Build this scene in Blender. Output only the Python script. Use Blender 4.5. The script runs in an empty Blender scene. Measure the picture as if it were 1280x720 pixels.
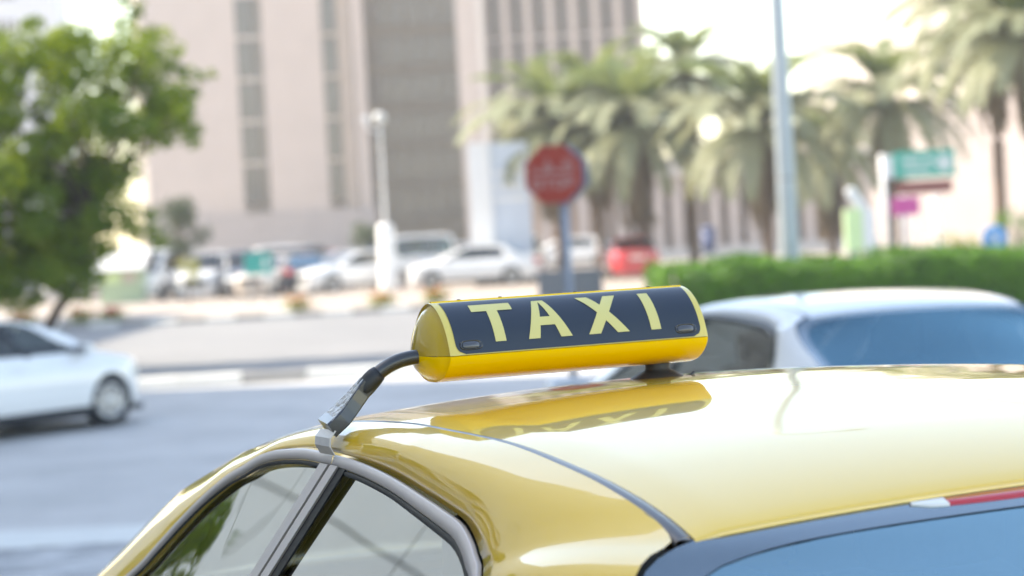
import bpy, bmesh, math, random
from mathutils import Vector, Matrix
R = math.radians
rnd = random.Random(7)
sc = bpy.context.scene
col = sc.collection

# ------------------------------------------------------------------ camera
FPX = 3022.0                      # focal length in pixels of a 1280 px wide frame (85 mm on 36 mm)
HOR, ROLL, CAMZ = 281.0, 0.055, 2.2
PITCH = math.atan((360 - HOR) / FPX)
cam_d = bpy.data.cameras.new('camera')
cam = bpy.data.objects.new('camera', cam_d); col.objects.link(cam)
cam_d.lens = 85.0; cam_d.sensor_width = 36.0
cam_d.clip_start = 0.05; cam_d.clip_end = 3000
cam_d.dof.use_dof = True; cam_d.dof.focus_distance = 3.55; cam_d.dof.aperture_fstop = 4.3
cam_d.dof.aperture_blades = 0
_f = Vector((0, math.cos(PITCH), -math.sin(PITCH)))
_u0 = Vector((0, math.sin(PITCH), math.cos(PITCH))); _r0 = Vector((1, 0, 0))
_c, _s = math.cos(ROLL), math.sin(ROLL)
_r = _r0 * _c - _u0 * _s; _u = _u0 * _c + _r0 * _s
cam.matrix_world = Matrix(((_r.x, _u.x, -_f.x, 0), (_r.y, _u.y, -_f.y, 0), (_r.z, _u.z, -_f.z, CAMZ), (0, 0, 0, 1)))
sc.camera = cam

# ------------------------------------------------------------------ sky, sun, exposure
SUN_EL = R(46); SUN_AZ = math.atan2(-0.95, 0.28)       # to the left and a little ahead
w = bpy.data.worlds.new('World'); sc.world = w; w.use_nodes = True
nt = w.node_tree; bg = nt.nodes['Background']
sky = nt.nodes.new('ShaderNodeTexSky'); sky.sky_type = 'NISHITA'; sky.sun_disc = False
sky.sun_elevation = SUN_EL; sky.sun_rotation = SUN_AZ
sky.air_density = 1.0; sky.dust_density = 0.6; sky.ozone_density = 1.0
nt.links.new(sky.outputs[0], bg.inputs[0]); bg.inputs[1].default_value = 0.13
sd = bpy.data.lights.new('sun', 'SUN'); sd.energy = 2.6; sd.angle = R(0.53); sd.color = (1.0, 0.95, 0.87)
sun = bpy.data.objects.new('sun', sd); col.objects.link(sun)
tosun = Vector((math.sin(SUN_AZ) * math.cos(SUN_EL), math.cos(SUN_AZ) * math.cos(SUN_EL), math.sin(SUN_EL)))
sun.rotation_euler = tosun.to_track_quat('Z', 'Y').to_euler(); sun.location = tosun * 100
vs = sc.view_settings; vs.view_transform = 'Standard'; vs.look = 'None'; vs.gamma = 1.0; vs.use_curve_mapping = False
vs.exposure = 2.25
vs.use_white_balance = True; vs.white_balance_temperature = 7900; vs.white_balance_tint = 9.5   # the camera's own white balance, set for the shade
sc.render.engine = 'CYCLES'; cy = sc.cycles
cy.use_denoising = True
try: cy.denoiser = 'OPENIMAGEDENOISE'
except Exception: pass
cy.max_bounces = 8; cy.transparent_max_bounces = 12; cy.caustics_reflective = False; cy.caustics_refractive = False
cy.sample_clamp_indirect = 8

# ------------------------------------------------------------------ helpers
def ray(px, py):
    u = px - 640; v = py - 360
    return (_r * u - _u * v + _f * FPX) / FPX
def at(px, py, Y):
    d = ray(px, py); k = Y / d.y
    return Vector((d.x * k, Y, CAMZ + d.z * k))
def atz(px, py, z):
    d = ray(px, py); k = (z - CAMZ) / d.z
    return Vector((d.x * k, d.y * k, z))
def zg(Y):
    return 0.5 if Y <= 6 else (0.0 if Y >= 20 else 0.5 * (20 - Y) / 14)

class MB:
    def __init__(s): s.v = []; s.f = []; s.sm = []
    def add(s, vs, fs, smooth=False):
        o = len(s.v); s.v += [tuple(p) for p in vs]
        for f in fs: s.f.append(tuple(i + o for i in f)); s.sm.append(smooth)
        return s
    def box(s, c, h, rot=None, smooth=False):
        c = Vector(c); vs = []
        for i in range(8):
            p = Vector((h[0] * (1 if i & 1 else -1), h[1] * (1 if i & 2 else -1), h[2] * (1 if i & 4 else -1)))
            if rot is not None: p = rot @ p
            vs.append(c + p)
        return s.add(vs, [(0, 2, 3, 1), (4, 5, 7, 6), (0, 1, 5, 4), (2, 6, 7, 3), (0, 4, 6, 2), (1, 3, 7, 5)], smooth)
    def b(s, x0, x1, y0, y1, z0, z1): return s.box(((x0 + x1) / 2, (y0 + y1) / 2, (z0 + z1) / 2), ((x1 - x0) / 2, (y1 - y0) / 2, (z1 - z0) / 2))
    def tube(s, pts, rad, n=10, cap=True, flat=1.0, upv=(0, 0, 1)):
        pts = [Vector(p) for p in pts]; N = len(pts)
        if not hasattr(rad, '__len__'): rad = [rad] * N
        vs = []; fs = []
        for i, p in enumerate(pts):
            t = (pts[min(i + 1, N - 1)] - pts[max(i - 1, 0)]).normalized()
            uu = Vector(upv); a = t.cross(uu)
            if a.length < 1e-3: a = t.cross(Vector((1, 0, 0)))
            a.normalize(); bq = a.cross(t)
            for k in range(n):
                an = 2 * math.pi * k / n
                vs.append(p + a * math.cos(an) * rad[i] + bq * math.sin(an) * rad[i] * flat)
        for i in range(N - 1):
            for k in range(n):
                fs.append((i * n + k, i * n + (k + 1) % n, (i + 1) * n + (k + 1) % n, (i + 1) * n + k))
        s.add(vs, fs, True)
        if cap:
            s.add(vs[:n], [tuple(reversed(range(n)))]); s.add(vs[-n:], [tuple(range(n))])
        return s
    def lathe(s, prof, n=24, axis='z', c=(0, 0, 0), smooth=True):
        vs = []; fs = []; c = Vector(c)
        for (r_, h_) in prof:
            for k in range(n):
                a = 2 * math.pi * k / n; p = (r_ * math.cos(a), r_ * math.sin(a), h_)
                if axis == 'y': p = (p[0], p[2], p[1])
                elif axis == 'x': p = (p[2], p[0], p[1])
                vs.append(c + Vector(p))
        for i in range(len(prof) - 1):
            for k in range(n): fs.append((i * n + k, i * n + (k + 1) % n, (i + 1) * n + (k + 1) % n, (i + 1) * n + k))
        return s.add(vs, fs, smooth)
    def grid(s, rows, smooth=True, close=False):
        n = len(rows[0]); vs = [p for r_ in rows for p in r_]; fs = []
        for i in range(len(rows) - 1):
            for k in range(n - 1 + (1 if close else 0)):
                fs.append((i * n + k, i * n + (k + 1) % n, (i + 1) * n + (k + 1) % n, (i + 1) * n + k))
        return s.add(vs, fs, smooth)
    def prism(s, poly, z0, z1, tr=None):
        n = len(poly); vs = [Vector((p[0], p[1], z0)) for p in poly] + [Vector((p[0], p[1], z1)) for p in poly]
        if tr is not None: vs = [tr @ v for v in vs]
        fs = [tuple(reversed(range(n))), tuple(range(n, 2 * n))] + [(i, (i + 1) % n, n + (i + 1) % n, n + i) for i in range(n)]
        return s.add(vs, fs)
    def mesh(s, name, mat=None, fix=True):
        me = bpy.data.meshes.new(name); me.from_pydata(s.v, [], s.f); me.update()
        me.polygons.foreach_set('use_smooth', s.sm)
        if fix:
            bm = bmesh.new(); bm.from_mesh(me)
            bmesh.ops.remove_doubles(bm, verts=bm.verts, dist=1e-5)
            bmesh.ops.recalc_face_normals(bm, faces=bm.faces); bm.to_mesh(me); bm.free()
        if mat is not None: me.materials.append(mat)
        return me
    def build(s, name, mat=None, parent=None, fix=True):
        return link(name, s.mesh(name, mat, fix), parent)
def link(name, me, parent=None):
    o = bpy.data.objects.new(name, me); col.objects.link(o)
    if parent is not None: o.parent = parent
    return o
def empty(name, loc=(0, 0, 0), rz=0.0):
    o = bpy.data.objects.new(name, None); col.objects.link(o); o.location = loc; o.rotation_euler = (0, 0, rz)
    o.empty_display_size = 0.2
    return o
def tag(o, label=None, cat=None, group=None, kind=None):
    if label: o['label'] = label
    if cat: o['category'] = cat
    if group: o['group'] = group
    if kind: o['kind'] = kind
    return o
def copy_tree(o, parent=None):
    c = o.copy(); col.objects.link(c); c.parent = parent
    for ch in list(o.children): copy_tree(ch, c)
    return c
def crom(pts, n):
    P = [Vector(p) for p in pts]
    P = [P[0] * 2 - P[1]] + P + [P[-1] * 2 - P[-2]]
    dense = []
    for i in range(1, len(P) - 2):
        for k in range(24):
            t = k / 24.0; a, b_, c_, d_ = P[i - 1], P[i], P[i + 1], P[i + 2]
            dense.append(0.5 * ((2 * b_) + (c_ - a) * t + (2 * a - 5 * b_ + 4 * c_ - d_) * t * t + (3 * b_ - a - 3 * c_ + d_) * t ** 3))
    dense.append(P[-2]); L = [0.0]
    for i in range(1, len(dense)): L.append(L[-1] + (dense[i] - dense[i - 1]).length)
    out = []; j = 0
    for k in range(n):
        s_ = L[-1] * k / (n - 1)
        while j < len(L) - 2 and L[j + 1] < s_: j += 1
        q = (s_ - L[j]) / max(1e-9, L[j + 1] - L[j]); out.append(dense[j].lerp(dense[j + 1], min(1, max(0, q))))
    return out
def interp(tab, x):
    if x <= tab[0][0]: return tab[0][1]
    for (a, b_), (c_, d_) in zip(tab, tab[1:]):
        if x <= c_: return b_ + (d_ - b_) * (x - a) / (c_ - a)
    return tab[-1][1]

# ------------------------------------------------------------------ materials
def mat(name, c, rough=0.5, metal=0.0, coat=0.0, var=0.0, scale=4.0, bump=0.0, bscale=40.0, spec=0.5, c2=None, coatr=0.03, trans=0.0):
    m = bpy.data.materials.new(name); m.use_nodes = True; n = m.node_tree; p = n.nodes['Principled BSDF']
    p.inputs['Base Color'].default_value = (*c, 1); p.inputs['Roughness'].default_value = rough; p.inputs['Metallic'].default_value = metal
    p.inputs['Coat Weight'].default_value = coat; p.inputs['Coat Roughness'].default_value = coatr; p.inputs['Specular IOR Level'].default_value = spec
    if var or c2 or bump:
        tc = n.nodes.new('ShaderNodeTexCoord')
    if var or c2:
        no = n.nodes.new('ShaderNodeTexNoise'); no.inputs['Scale'].default_value = scale; no.inputs['Detail'].default_value = 6; no.inputs['Roughness'].default_value = 0.65
        n.links.new(tc.outputs['Object'], no.inputs['Vector'])
        ra = n.nodes.new('ShaderNodeValToRGB'); ra.color_ramp.elements[0].position = 0.32; ra.color_ramp.elements[1].position = 0.68
        cc = c2 or tuple(x * (1 + var) for x in c); ca = c if c2 else tuple(x * (1 - var) for x in c)
        ra.color_ramp.elements[0].color = (*ca, 1); ra.color_ramp.elements[1].color = (*cc, 1)
        n.links.new(no.outputs['Fac'], ra.inputs[0]); n.links.new(ra.outputs[0], p.inputs['Base Color'])
    if bump:
        n2 = n.nodes.new('ShaderNodeTexNoise'); n2.inputs['Scale'].default_value = bscale; n2.inputs['Detail'].default_value = 4
        n.links.new(tc.outputs['Object'], n2.inputs['Vector'])
        bu = n.nodes.new('ShaderNodeBump'); bu.inputs['Strength'].default_value = bump; bu.inputs['Distance'].default_value = 0.01
        n.links.new(n2.outputs['Fac'], bu.inputs['Height']); n.links.new(bu.outputs[0], p.inputs['Normal'])
    return m
def leafmat(name, c, c2, tr=0.35, scale=2.5):
    m = mat(name, c, 0.55, c2=c2, scale=scale, spec=0.25); n = m.node_tree; p = n.nodes['Principled BSDF']
    t = n.nodes.new('ShaderNodeBsdfTranslucent'); mx = n.nodes.new('ShaderNodeMixShader'); mx.inputs[0].default_value = tr
    src = p.inputs['Base Color'].links[0].from_socket
    hs = n.nodes.new('ShaderNodeHueSaturation'); hs.inputs['Hue'].default_value = 0.475; hs.inputs['Saturation'].default_value = 1.1; hs.inputs['Value'].default_value = 1.7
    n.links.new(src, hs.inputs['Color']); n.links.new(hs.outputs[0], t.inputs[0])
    n.links.new(p.outputs[0], mx.inputs[1]); n.links.new(t.outputs[0], mx.inputs[2])
    n.links.new(mx.outputs[0], n.nodes['Material Output'].inputs[0])
    return m
def glassmat(name, tint, ior=1.52, extra=0.0, film=(1, 1, 1)):
    m = bpy.data.materials.new(name); m.use_nodes = True; n = m.node_tree
    n.nodes.remove(n.nodes['Principled BSDF'])
    t = n.nodes.new('ShaderNodeBsdfTransparent'); t.inputs[0].default_value = (*tint, 1)
    g = n.nodes.new('ShaderNodeBsdfGlossy'); g.inputs['Roughness'].default_value = 0.01; g.inputs[0].default_value = (*film, 1)
    fr = n.nodes.new('ShaderNodeFresnel'); fr.inputs['IOR'].default_value = ior
    mx = n.nodes.new('ShaderNodeMixShader')
    ad = n.nodes.new('ShaderNodeMath'); ad.operation = 'ADD'; ad.use_clamp = True; ad.inputs[1].default_value = extra
    n.links.new(fr.outputs[0], ad.inputs[0]); n.links.new(ad.outputs[0], mx.inputs[0])
    n.links.new(t.outputs[0], mx.inputs[1]); n.links.new(g.outputs[0], mx.inputs[2])
    n.links.new(mx.outputs[0], n.nodes['Material Output'].inputs[0])
    return m

M = {}
M['taxi'] = mat('taxi_yellow_paint', (0.80, 0.485, 0.001), 0.45, coat=1.0, coatr=0.015, spec=0.5)
M['taxi'].node_tree.nodes['Principled BSDF'].inputs['Coat IOR'].default_value = 2.05
_n = M['taxi'].node_tree; _p = _n.nodes['Principled BSDF']; _tc = _n.nodes.new('ShaderNodeTexCoord')
_a = _n.nodes.new('ShaderNodeTexNoise'); _a.inputs['Scale'].default_value = 14.0; _a.inputs['Detail'].default_value = 8; _a.inputs['Roughness'].default_value = 0.7
_mr = _n.nodes.new('ShaderNodeMapRange'); _mr.inputs['From Min'].default_value = 0.4; _mr.inputs['From Max'].default_value = 0.75; _mr.inputs['To Min'].default_value = 0.012; _mr.inputs['To Max'].default_value = 0.075
_b = _n.nodes.new('ShaderNodeTexNoise'); _b.inputs['Scale'].default_value = 2.2; _b.inputs['Detail'].default_value = 2
_bu = _n.nodes.new('ShaderNodeBump'); _bu.inputs['Strength'].default_value = 0.06; _bu.inputs['Distance'].default_value = 0.02
for _x in (_a, _b): _n.links.new(_tc.outputs['Object'], _x.inputs['Vector'])
_n.links.new(_a.outputs['Fac'], _mr.inputs['Value']); _n.links.new(_mr.outputs[0], _p.inputs['Coat Roughness'])
_n.links.new(_b.outputs['Fac'], _bu.inputs['Height']); _n.links.new(_bu.outputs[0], _p.inputs['Coat Normal'])
M['white'] = mat('white_car_paint', (0.72, 0.73, 0.74), 0.4, coat=1.0, coatr=0.03)
M['silverwhite'] = mat('pearl_white_car_paint', (0.66, 0.69, 0.73), 0.4, coat=1.0, coatr=0.03)
M['silver'] = mat('silver_car_paint', (0.5, 0.51, 0.52), 0.35, metal=0.4, coat=1.0)
M['red'] = mat('red_car_paint', (0.55, 0.02, 0.03), 0.4, coat=1.0)
M['dark'] = mat('dark_car_paint', (0.05, 0.06, 0.08), 0.4, coat=1.0)
M['beige'] = mat('beige_car_paint', (0.55, 0.48, 0.42), 0.4, coat=1.0)
M['greenwhite'] = mat('pale_green_paint', (0.42, 0.55, 0.36), 0.5, coat=0.5)
M['trim'] = mat('satin_silver_trim', (0.52, 0.475, 0.46), 0.36, metal=0.2, coat=0.25, coatr=0.15)
M['rubber'] = mat('black_rubber', (0.012, 0.013, 0.015), 0.5)
M['blackgloss'] = mat('black_gloss_trim', (0.01, 0.011, 0.013), 0.12, coat=0.6)
M['frit'] = mat('black_frit_glass', (0.012, 0.014, 0.018), 0.04, coat=1.0, coatr=0.01)
_m = M['frit'].node_tree; _p = _m.nodes['Principled BSDF']; _g = _m.nodes.new('ShaderNodeBsdfGlossy'); _g.inputs[0].default_value = (0.55, 0.85, 1.0, 1); _g.inputs['Roughness'].default_value = 0.02
_fr = _m.nodes.new('ShaderNodeFresnel'); _fr.inputs['IOR'].default_value = 1.6; _ad = _m.nodes.new('ShaderNodeMath'); _ad.operation = 'ADD'; _ad.inputs[1].default_value = 0.14
_mx = _m.nodes.new('ShaderNodeMixShader'); _m.links.new(_fr.outputs[0], _ad.inputs[0]); _m.links.new(_ad.outputs[0], _mx.inputs[0]); _m.links.new(_p.outputs[0], _mx.inputs[1]); _m.links.new(_g.outputs[0], _mx.inputs[2]); _m.links.new(_mx.outputs[0], _m.nodes['Material Output'].inputs[0])
M['mold'] = mat('drip_molding', (0.06, 0.058, 0.058), 0.3, coat=0.35)
M['glass_side'] = glassmat('side_window_glass', (0.42, 0.47, 0.44), 1.55, 0.42)
M['glass_rear'] = glassmat('rear_window_glass', (0.30, 0.36, 0.38), 1.6, 0.33, (0.55, 0.88, 1.0))
M['glass_car'] = glassmat('car_window_glass', (0.30, 0.34, 0.34), 1.6, 0.14, (0.36, 0.70, 0.88))
M['glass_dark'] = glassmat('dark_side_glass', (0.32, 0.36, 0.33), 1.5, 0.02)
M['seat'] = mat('grey_seat_fabric', (0.10, 0.10, 0.105), 0.9, var=0.15, scale=30)
M['interior'] = mat('dark_interior_plastic', (0.05, 0.05, 0.055), 0.7)
M['tyre'] = mat('tyre_rubber', (0.018, 0.018, 0.02), 0.8, bump=0.2, bscale=60)
M['rim'] = mat('alloy_rim', (0.55, 0.56, 0.58), 0.3, metal=0.8)
M['lamp'] = mat('headlight_lens', (0.7, 0.72, 0.75), 0.1, coat=1.0)
M['tail'] = mat('tail_light_red', (0.5, 0.01, 0.015), 0.15, coat=1.0)
M['plate'] = mat('number_plate_white', (0.75, 0.75, 0.72), 0.5)
M['orange'] = mat('orange_marker', (0.8, 0.25, 0.03), 0.4)
M['asphalt'] = mat('asphalt', (0.34, 0.335, 0.33), 0.75, c2=(0.50, 0.49, 0.48), scale=0.6, bump=0.3, bscale=30)
M['asphalt2'] = mat('worn_asphalt_far', (0.15, 0.153, 0.16), 0.75, c2=(0.20, 0.20, 0.205), scale=0.2, bump=0.3, bscale=30)
M['ground'] = mat('sandy_ground', (0.30, 0.26, 0.22), 0.9, var=0.15, scale=0.3, bump=0.2, bscale=8)
M['pave'] = mat('beige_pavement', (0.30, 0.26, 0.23), 0.85, var=0.12, scale=0.6, bump=0.2, bscale=10)
M['strip'] = mat('pale_paving_strip', (0.58, 0.59, 0.57), 0.8, var=0.12, scale=1.5, bump=0.2, bscale=20)
M['brick'] = mat('grey_brick_paver', (0.20, 0.205, 0.22), 0.8, c2=(0.52, 0.53, 0.54), scale=2.6, bump=0.3, bscale=60)
M['joint'] = mat('paver_joint_sand', (0.09, 0.088, 0.085), 0.95, var=0.1, scale=5)
M['kerbwhite'] = mat('white_painted_kerb', (0.68, 0.67, 0.64), 0.7, var=0.08, scale=3, bump=0.2, bscale=25)
M['kerbgrey'] = mat('grey_concrete_kerb', (0.30, 0.29, 0.28), 0.8, var=0.1, scale=3, bump=0.2, bscale=25)
M['kerbblack'] = mat('dark_painted_kerb', (0.05, 0.05, 0.05), 0.7, var=0.1, scale=3)
M['pink'] = mat('pink_stone_cladding', (0.50, 0.41, 0.365), 0.75, var=0.05, scale=0.4, bump=0.1, bscale=3)
M['tan'] = mat('tan_stone_cladding', (0.42, 0.33, 0.27), 0.75, var=0.05, scale=0.4)
M['cream'] = mat('cream_render', (0.76, 0.69, 0.62), 0.8, var=0.04, scale=0.3)
M['palecream'] = mat('pale_cream_stone', (0.62, 0.55, 0.50), 0.8, var=0.04, scale=0.3)
M['mauve'] = mat('mauve_stone', (0.38, 0.325, 0.31), 0.8, var=0.06, scale=0.3)
M['bronze'] = mat('bronze_mullion', (0.22, 0.16, 0.10), 0.5, metal=0.2, var=0.08, scale=0.5)
M['bronzeglass'] = mat('bronze_window_glass', (0.12, 0.085, 0.055), 0.3, coat=0.4)
M['browngl'] = mat('brown_window_glass', (0.065, 0.042, 0.032), 0.35, coat=0.1)
M['winglass'] = mat('grey_window_glass', (0.045, 0.034, 0.032), 0.2, coat=0.4)
M['bluewhite'] = mat('blue_white_cladding', (0.60, 0.62, 0.68), 0.7, var=0.03, scale=0.3)
M['panel'] = mat('pale_wall_panel', (0.74, 0.71, 0.65), 0.7, var=0.05, scale=0.25)
M['paneljoint'] = mat('wall_panel_joint', (0.12, 0.12, 0.12), 0.8)
M['bark'] = mat('brown_bark', (0.085, 0.06, 0.045), 0.9, var=0.3, scale=6, bump=0.6, bscale=14)
M['palmbark'] = mat('palm_trunk_bark', (0.17, 0.115, 0.085), 0.9, var=0.25, scale=5, bump=0.6, bscale=12)
M['leaf'] = leafmat('tree_leaf', (0.062, 0.13, 0.02), (0.20, 0.275, 0.03), 0.45, 0.9)
M['leafd'] = leafmat('grey_green_leaf', (0.045, 0.07, 0.035), (0.07, 0.095, 0.045), 0.25, 1.4)
M['leafy'] = leafmat('yellow_green_leaf', (0.16, 0.2, 0.03), (0.26, 0.27, 0.04), 0.35, 1.4)
M['hedge'] = leafmat('hedge_leaf', (0.04, 0.13, 0.006), (0.09, 0.23, 0.010), 0.08, 1.2)
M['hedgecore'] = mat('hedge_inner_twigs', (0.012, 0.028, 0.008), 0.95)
M['palm'] = leafmat('palm_leaf', (0.17, 0.20, 0.12), (0.30, 0.315, 0.21), 0.3, 0.8)
M['palmyoung'] = leafmat('young_palm_leaf', (0.11, 0.16, 0.055), (0.19, 0.235, 0.09), 0.35, 1.0)
M['palmdry'] = leafmat('dry_palm_leaf', (0.17, 0.13, 0.085), (0.24, 0.19, 0.12), 0.25, 1.0)
M['flower'] = mat('orange_flower', (0.65, 0.18, 0.05), 0.6)
M['flowerred'] = mat('red_flower', (0.6, 0.06, 0.07), 0.6)
M['galv'] = mat('galvanised_steel', (0.36, 0.41, 0.46), 0.45, metal=0.3, var=0.06, scale=3)
M['post'] = mat('white_painted_steel', (0.75, 0.75, 0.75), 0.45)
M['signred'] = mat('red_sign_face', (0.34, 0.035, 0.018), 0.5, coat=0.1)
M['signback'] = mat('grey_sign_back', (0.22, 0.26, 0.33), 0.5, metal=0.3)
M['signtext'] = mat('sign_white_print', (0.40, 0.20, 0.18), 0.5)
M['signwhite'] = mat('sign_pale_print', (0.55, 0.62, 0.60), 0.5)
M['signgreen'] = mat('green_sign_face', (0.0, 0.36, 0.27), 0.4)
M['signbrown'] = mat('brown_sign_face', (0.22, 0.06, 0.05), 0.5)
M['signpink'] = mat('pink_sign_face', (0.55, 0.06, 0.28), 0.5)
M['signblue'] = mat('blue_sign_face', (0.12, 0.36, 0.70), 0.4)
M['teal'] = mat('teal_panel', (0.0, 0.34, 0.30), 0.4)
M['tealblue'] = mat('teal_blue_panel', (0.06, 0.34, 0.40), 0.4)
M['box'] = mat('grey_cabinet_paint', (0.15, 0.16, 0.185), 0.6, var=0.05, scale=2)
M['lightblue'] = mat('pale_blue_panel', (0.55, 0.62, 0.72), 0.5)
M['palegreen'] = mat('pale_green_lightbox', (0.62, 0.80, 0.42), 0.5)
M['globe'] = mat('frosted_lamp_globe', (0.55, 0.55, 0.53), 0.3)
M['lens'] = mat('dark_smoked_lens', (0.06, 0.065, 0.08), 0.15, coat=0.5)
M['navy'] = mat('navy_sign_panel', (0.020, 0.030, 0.048), 0.30, spec=0.5)
M['signupper'] = mat('sky_paled_yellow_plastic', (0.66, 0.53, 0.13), 0.22, coat=0.4, coatr=0.08)  # same yellow plastic, lightened: sky sheen on the upper half put into the colour
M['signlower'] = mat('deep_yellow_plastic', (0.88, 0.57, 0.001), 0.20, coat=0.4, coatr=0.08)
M['signcap'] = mat('shaded_yellow_plastic', (0.42, 0.28, 0.012), 0.14, coat=0.5, coatr=0.05)  # end caps' yellow darkened: their shade and dark reflections are put into the colour
M['letter'] = mat('cream_yellow_lettering', (0.62, 0.55, 0.21), 0.4)
M['armblack'] = mat('black_steel_arm', (0.018, 0.019, 0.022), 0.3, coat=0.5, var=0.3, scale=25)
M['tape'] = mat('clear_tape_wrap', (0.26, 0.25, 0.25), 0.25, metal=0.3, var=0.35, scale=60, bump=0.6, bscale=110)
M['foot'] = mat('dark_grey_rubber_foot', (0.035, 0.037, 0.04), 0.55, var=0.15, scale=40)
M['clip'] = mat('brushed_steel_clip', (0.60, 0.585, 0.58), 0.35, metal=0.3, var=0.06, scale=60)
M['blue'] = mat('dark_blue_plastic', (0.05, 0.08, 0.2), 0.5)
M['whitebright'] = mat('white_panel', (0.78, 0.78, 0.78), 0.5)

# ------------------------------------------------------------------ setting: ground, roads
def sheet(name, x0, x1, ys, off, m, nx=1):
    mb = MB(); rows = []
    for y in ys: rows.append([(x0 + (x1 - x0) * i / nx, y, zg(y) + off) for i in range(nx + 1)])
    mb.grid(rows, smooth=False); o = mb.build(name, m); return tag(o, kind='structure')
sheet('ground', -900, 900, [-200, 6, 20, 66, 300, 1600], -0.05, M['ground'])
sheet('forecourt', -22, 40, [-30, 6, 17.0], -0.002, M['joint'])
sheet('paving_strip', -22, 40, [17.0, 18.5], 0.006, M['strip'])
sheet('road', -120, 120, [18.5, 20, 37.0], 0.0, M['asphalt'])
sheet('far_road', -160, 160, [37.38, 66.0], 0.0, M['asphalt2'])
sheet('far_pavement', -160, 160, [66.38, 185], 0.12, M['pave'])

def bricks():
    mb = MB(); a = R(38); ca, sa = math.cos(a), math.sin(a); L, W_, g = 0.30, 0.15, 0.012
    rr = random.Random(3); n = 42
    for j in range(-2 * n, 2 * n):
        for i in range(-n, n):
            x = (i + (0.5 if j & 1 else 0)) * L; y = j * W_
            X = ca * x - sa * y - 1.0; Y = sa * x + ca * y + 13.2
            if not (-5.2 < X < 2.6 and 9.2 < Y < 16.9): continue
            hz = rr.uniform(0.0, 0.006); sl = -0.5 / 14; t = 0.004
            vs = []
            for (dx, dy, dz) in ((-1, -1, -0.03), (1, -1, -0.03), (1, 1, -0.03), (-1, 1, -0.03), (-1, -1, hz), (1, -1, hz), (1, 1, hz), (-1, 1, hz)):
                ins = g / 2 + (0.004 if dz > -0.02 else 0)
                px = dx * (L / 2 - ins); py = dy * (W_ / 2 - ins)
                wx = X + ca * px - sa * py; wy = Y + sa * px + ca * py
                vs.append((wx, wy, zg(wy) + 0.014 + dz))
            mb.add(vs, [(4, 5, 6, 7), (0, 1, 5, 4), (1, 2, 6, 5), (2, 3, 7, 6), (3, 0, 4, 7)])
    o = mb.build('brick_paving', M['brick'], fix=False)
    tag(o, 'grey brick pavers laid on the forecourt beside the taxi', 'paving', kind='stuff')
bricks()

def kerb_block(L):
    mb = MB(); h, d = 0.15, 0.17; b_ = 0.025
    prof = [(-d, -0.05), (-d, h - b_), (-d + b_, h), (d - b_, h), (d, h - b_), (d, -0.05)]
    rows = [[(x, p[0], p[1]) for p in prof] for x in (-L / 2 + 0.006, L / 2 - 0.006)]
    mb.grid(rows, smooth=False)
    n = len(prof); mb.add(rows[0], [tuple(range(n))]); mb.add(rows[1], [tuple(range(n))])
    return mb
k1 = kerb_block(1.0).mesh('kerb_stone', None); k1.materials.append(M['kerbwhite'])
kr = empty('median_kerb', (0, 37.19, 0)); tag(kr, 'low white painted kerb running along the middle of the road', 'kerb')
for i in range(-24, 26):
    o = link('kerb_stone', k1, kr); o.location = (i + 0.28, 0, 0)
    if i in (-9, -7, -4, 1, 4, 9):
        o.material_slots[0].link = 'OBJECT'; o.material_slots[0].material = M['kerbgrey']
k2 = kerb_block(0.8).mesh('kerb_stone', None); k2.materials.append(M['kerbwhite'])
kr = empty('far_kerb', (0, 66.19, 0)); tag(kr, 'white and grey banded kerb in front of the parked vehicles', 'kerb')
for i in range(-34, 34):
    o = link('kerb_stone', k2, kr); o.location = (i * 0.8, 0, 0)
    if i % 2: o.material_slots[0].link = 'OBJECT'; o.material_slots[0].material = M['kerbgrey']

# ------------------------------------------------------------------ vehicles
def wheel_mesh():
    t = MB(); r_, wd = 0.325, 0.105
    prof = [(0.215, -wd * .85), (0.235, -wd), (0.29, -wd * 1.02), (0.317, -wd * .85), (r_, -wd * .5), (r_, wd * .5), (0.317, wd * .85), (0.29, wd * 1.02), (0.235, wd), (0.215, wd * .85)]
    t.lathe(prof, 28, 'y'); tm = t.mesh('tyre', M['tyre'])
    q = MB(); q.lathe([(0.218, -wd * .8), (0.21, -wd * .3), (0.205, wd * .3), (0.222, wd * .86), (0.20, wd * .9), (0.19, wd * .55), (0.185, wd * .2), (0.0, wd * .1)], 28, 'y')
    for k in range(7):
        a = 2 * math.pi * k / 7; m3 = Matrix.Rotation(a, 3, 'Y')
        q.box(m3 @ Vector((0.115, wd * .72, 0)), (0.085, 0.012, 0.02), m3)
    q.lathe([(0.0, wd * .85), (0.05, wd * .85), (0.055, wd * .6)], 16, 'y'); rm = q.mesh('rim', M['rim'])
    return tm, rm
TYRE, RIM = wheel_mesh()

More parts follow.
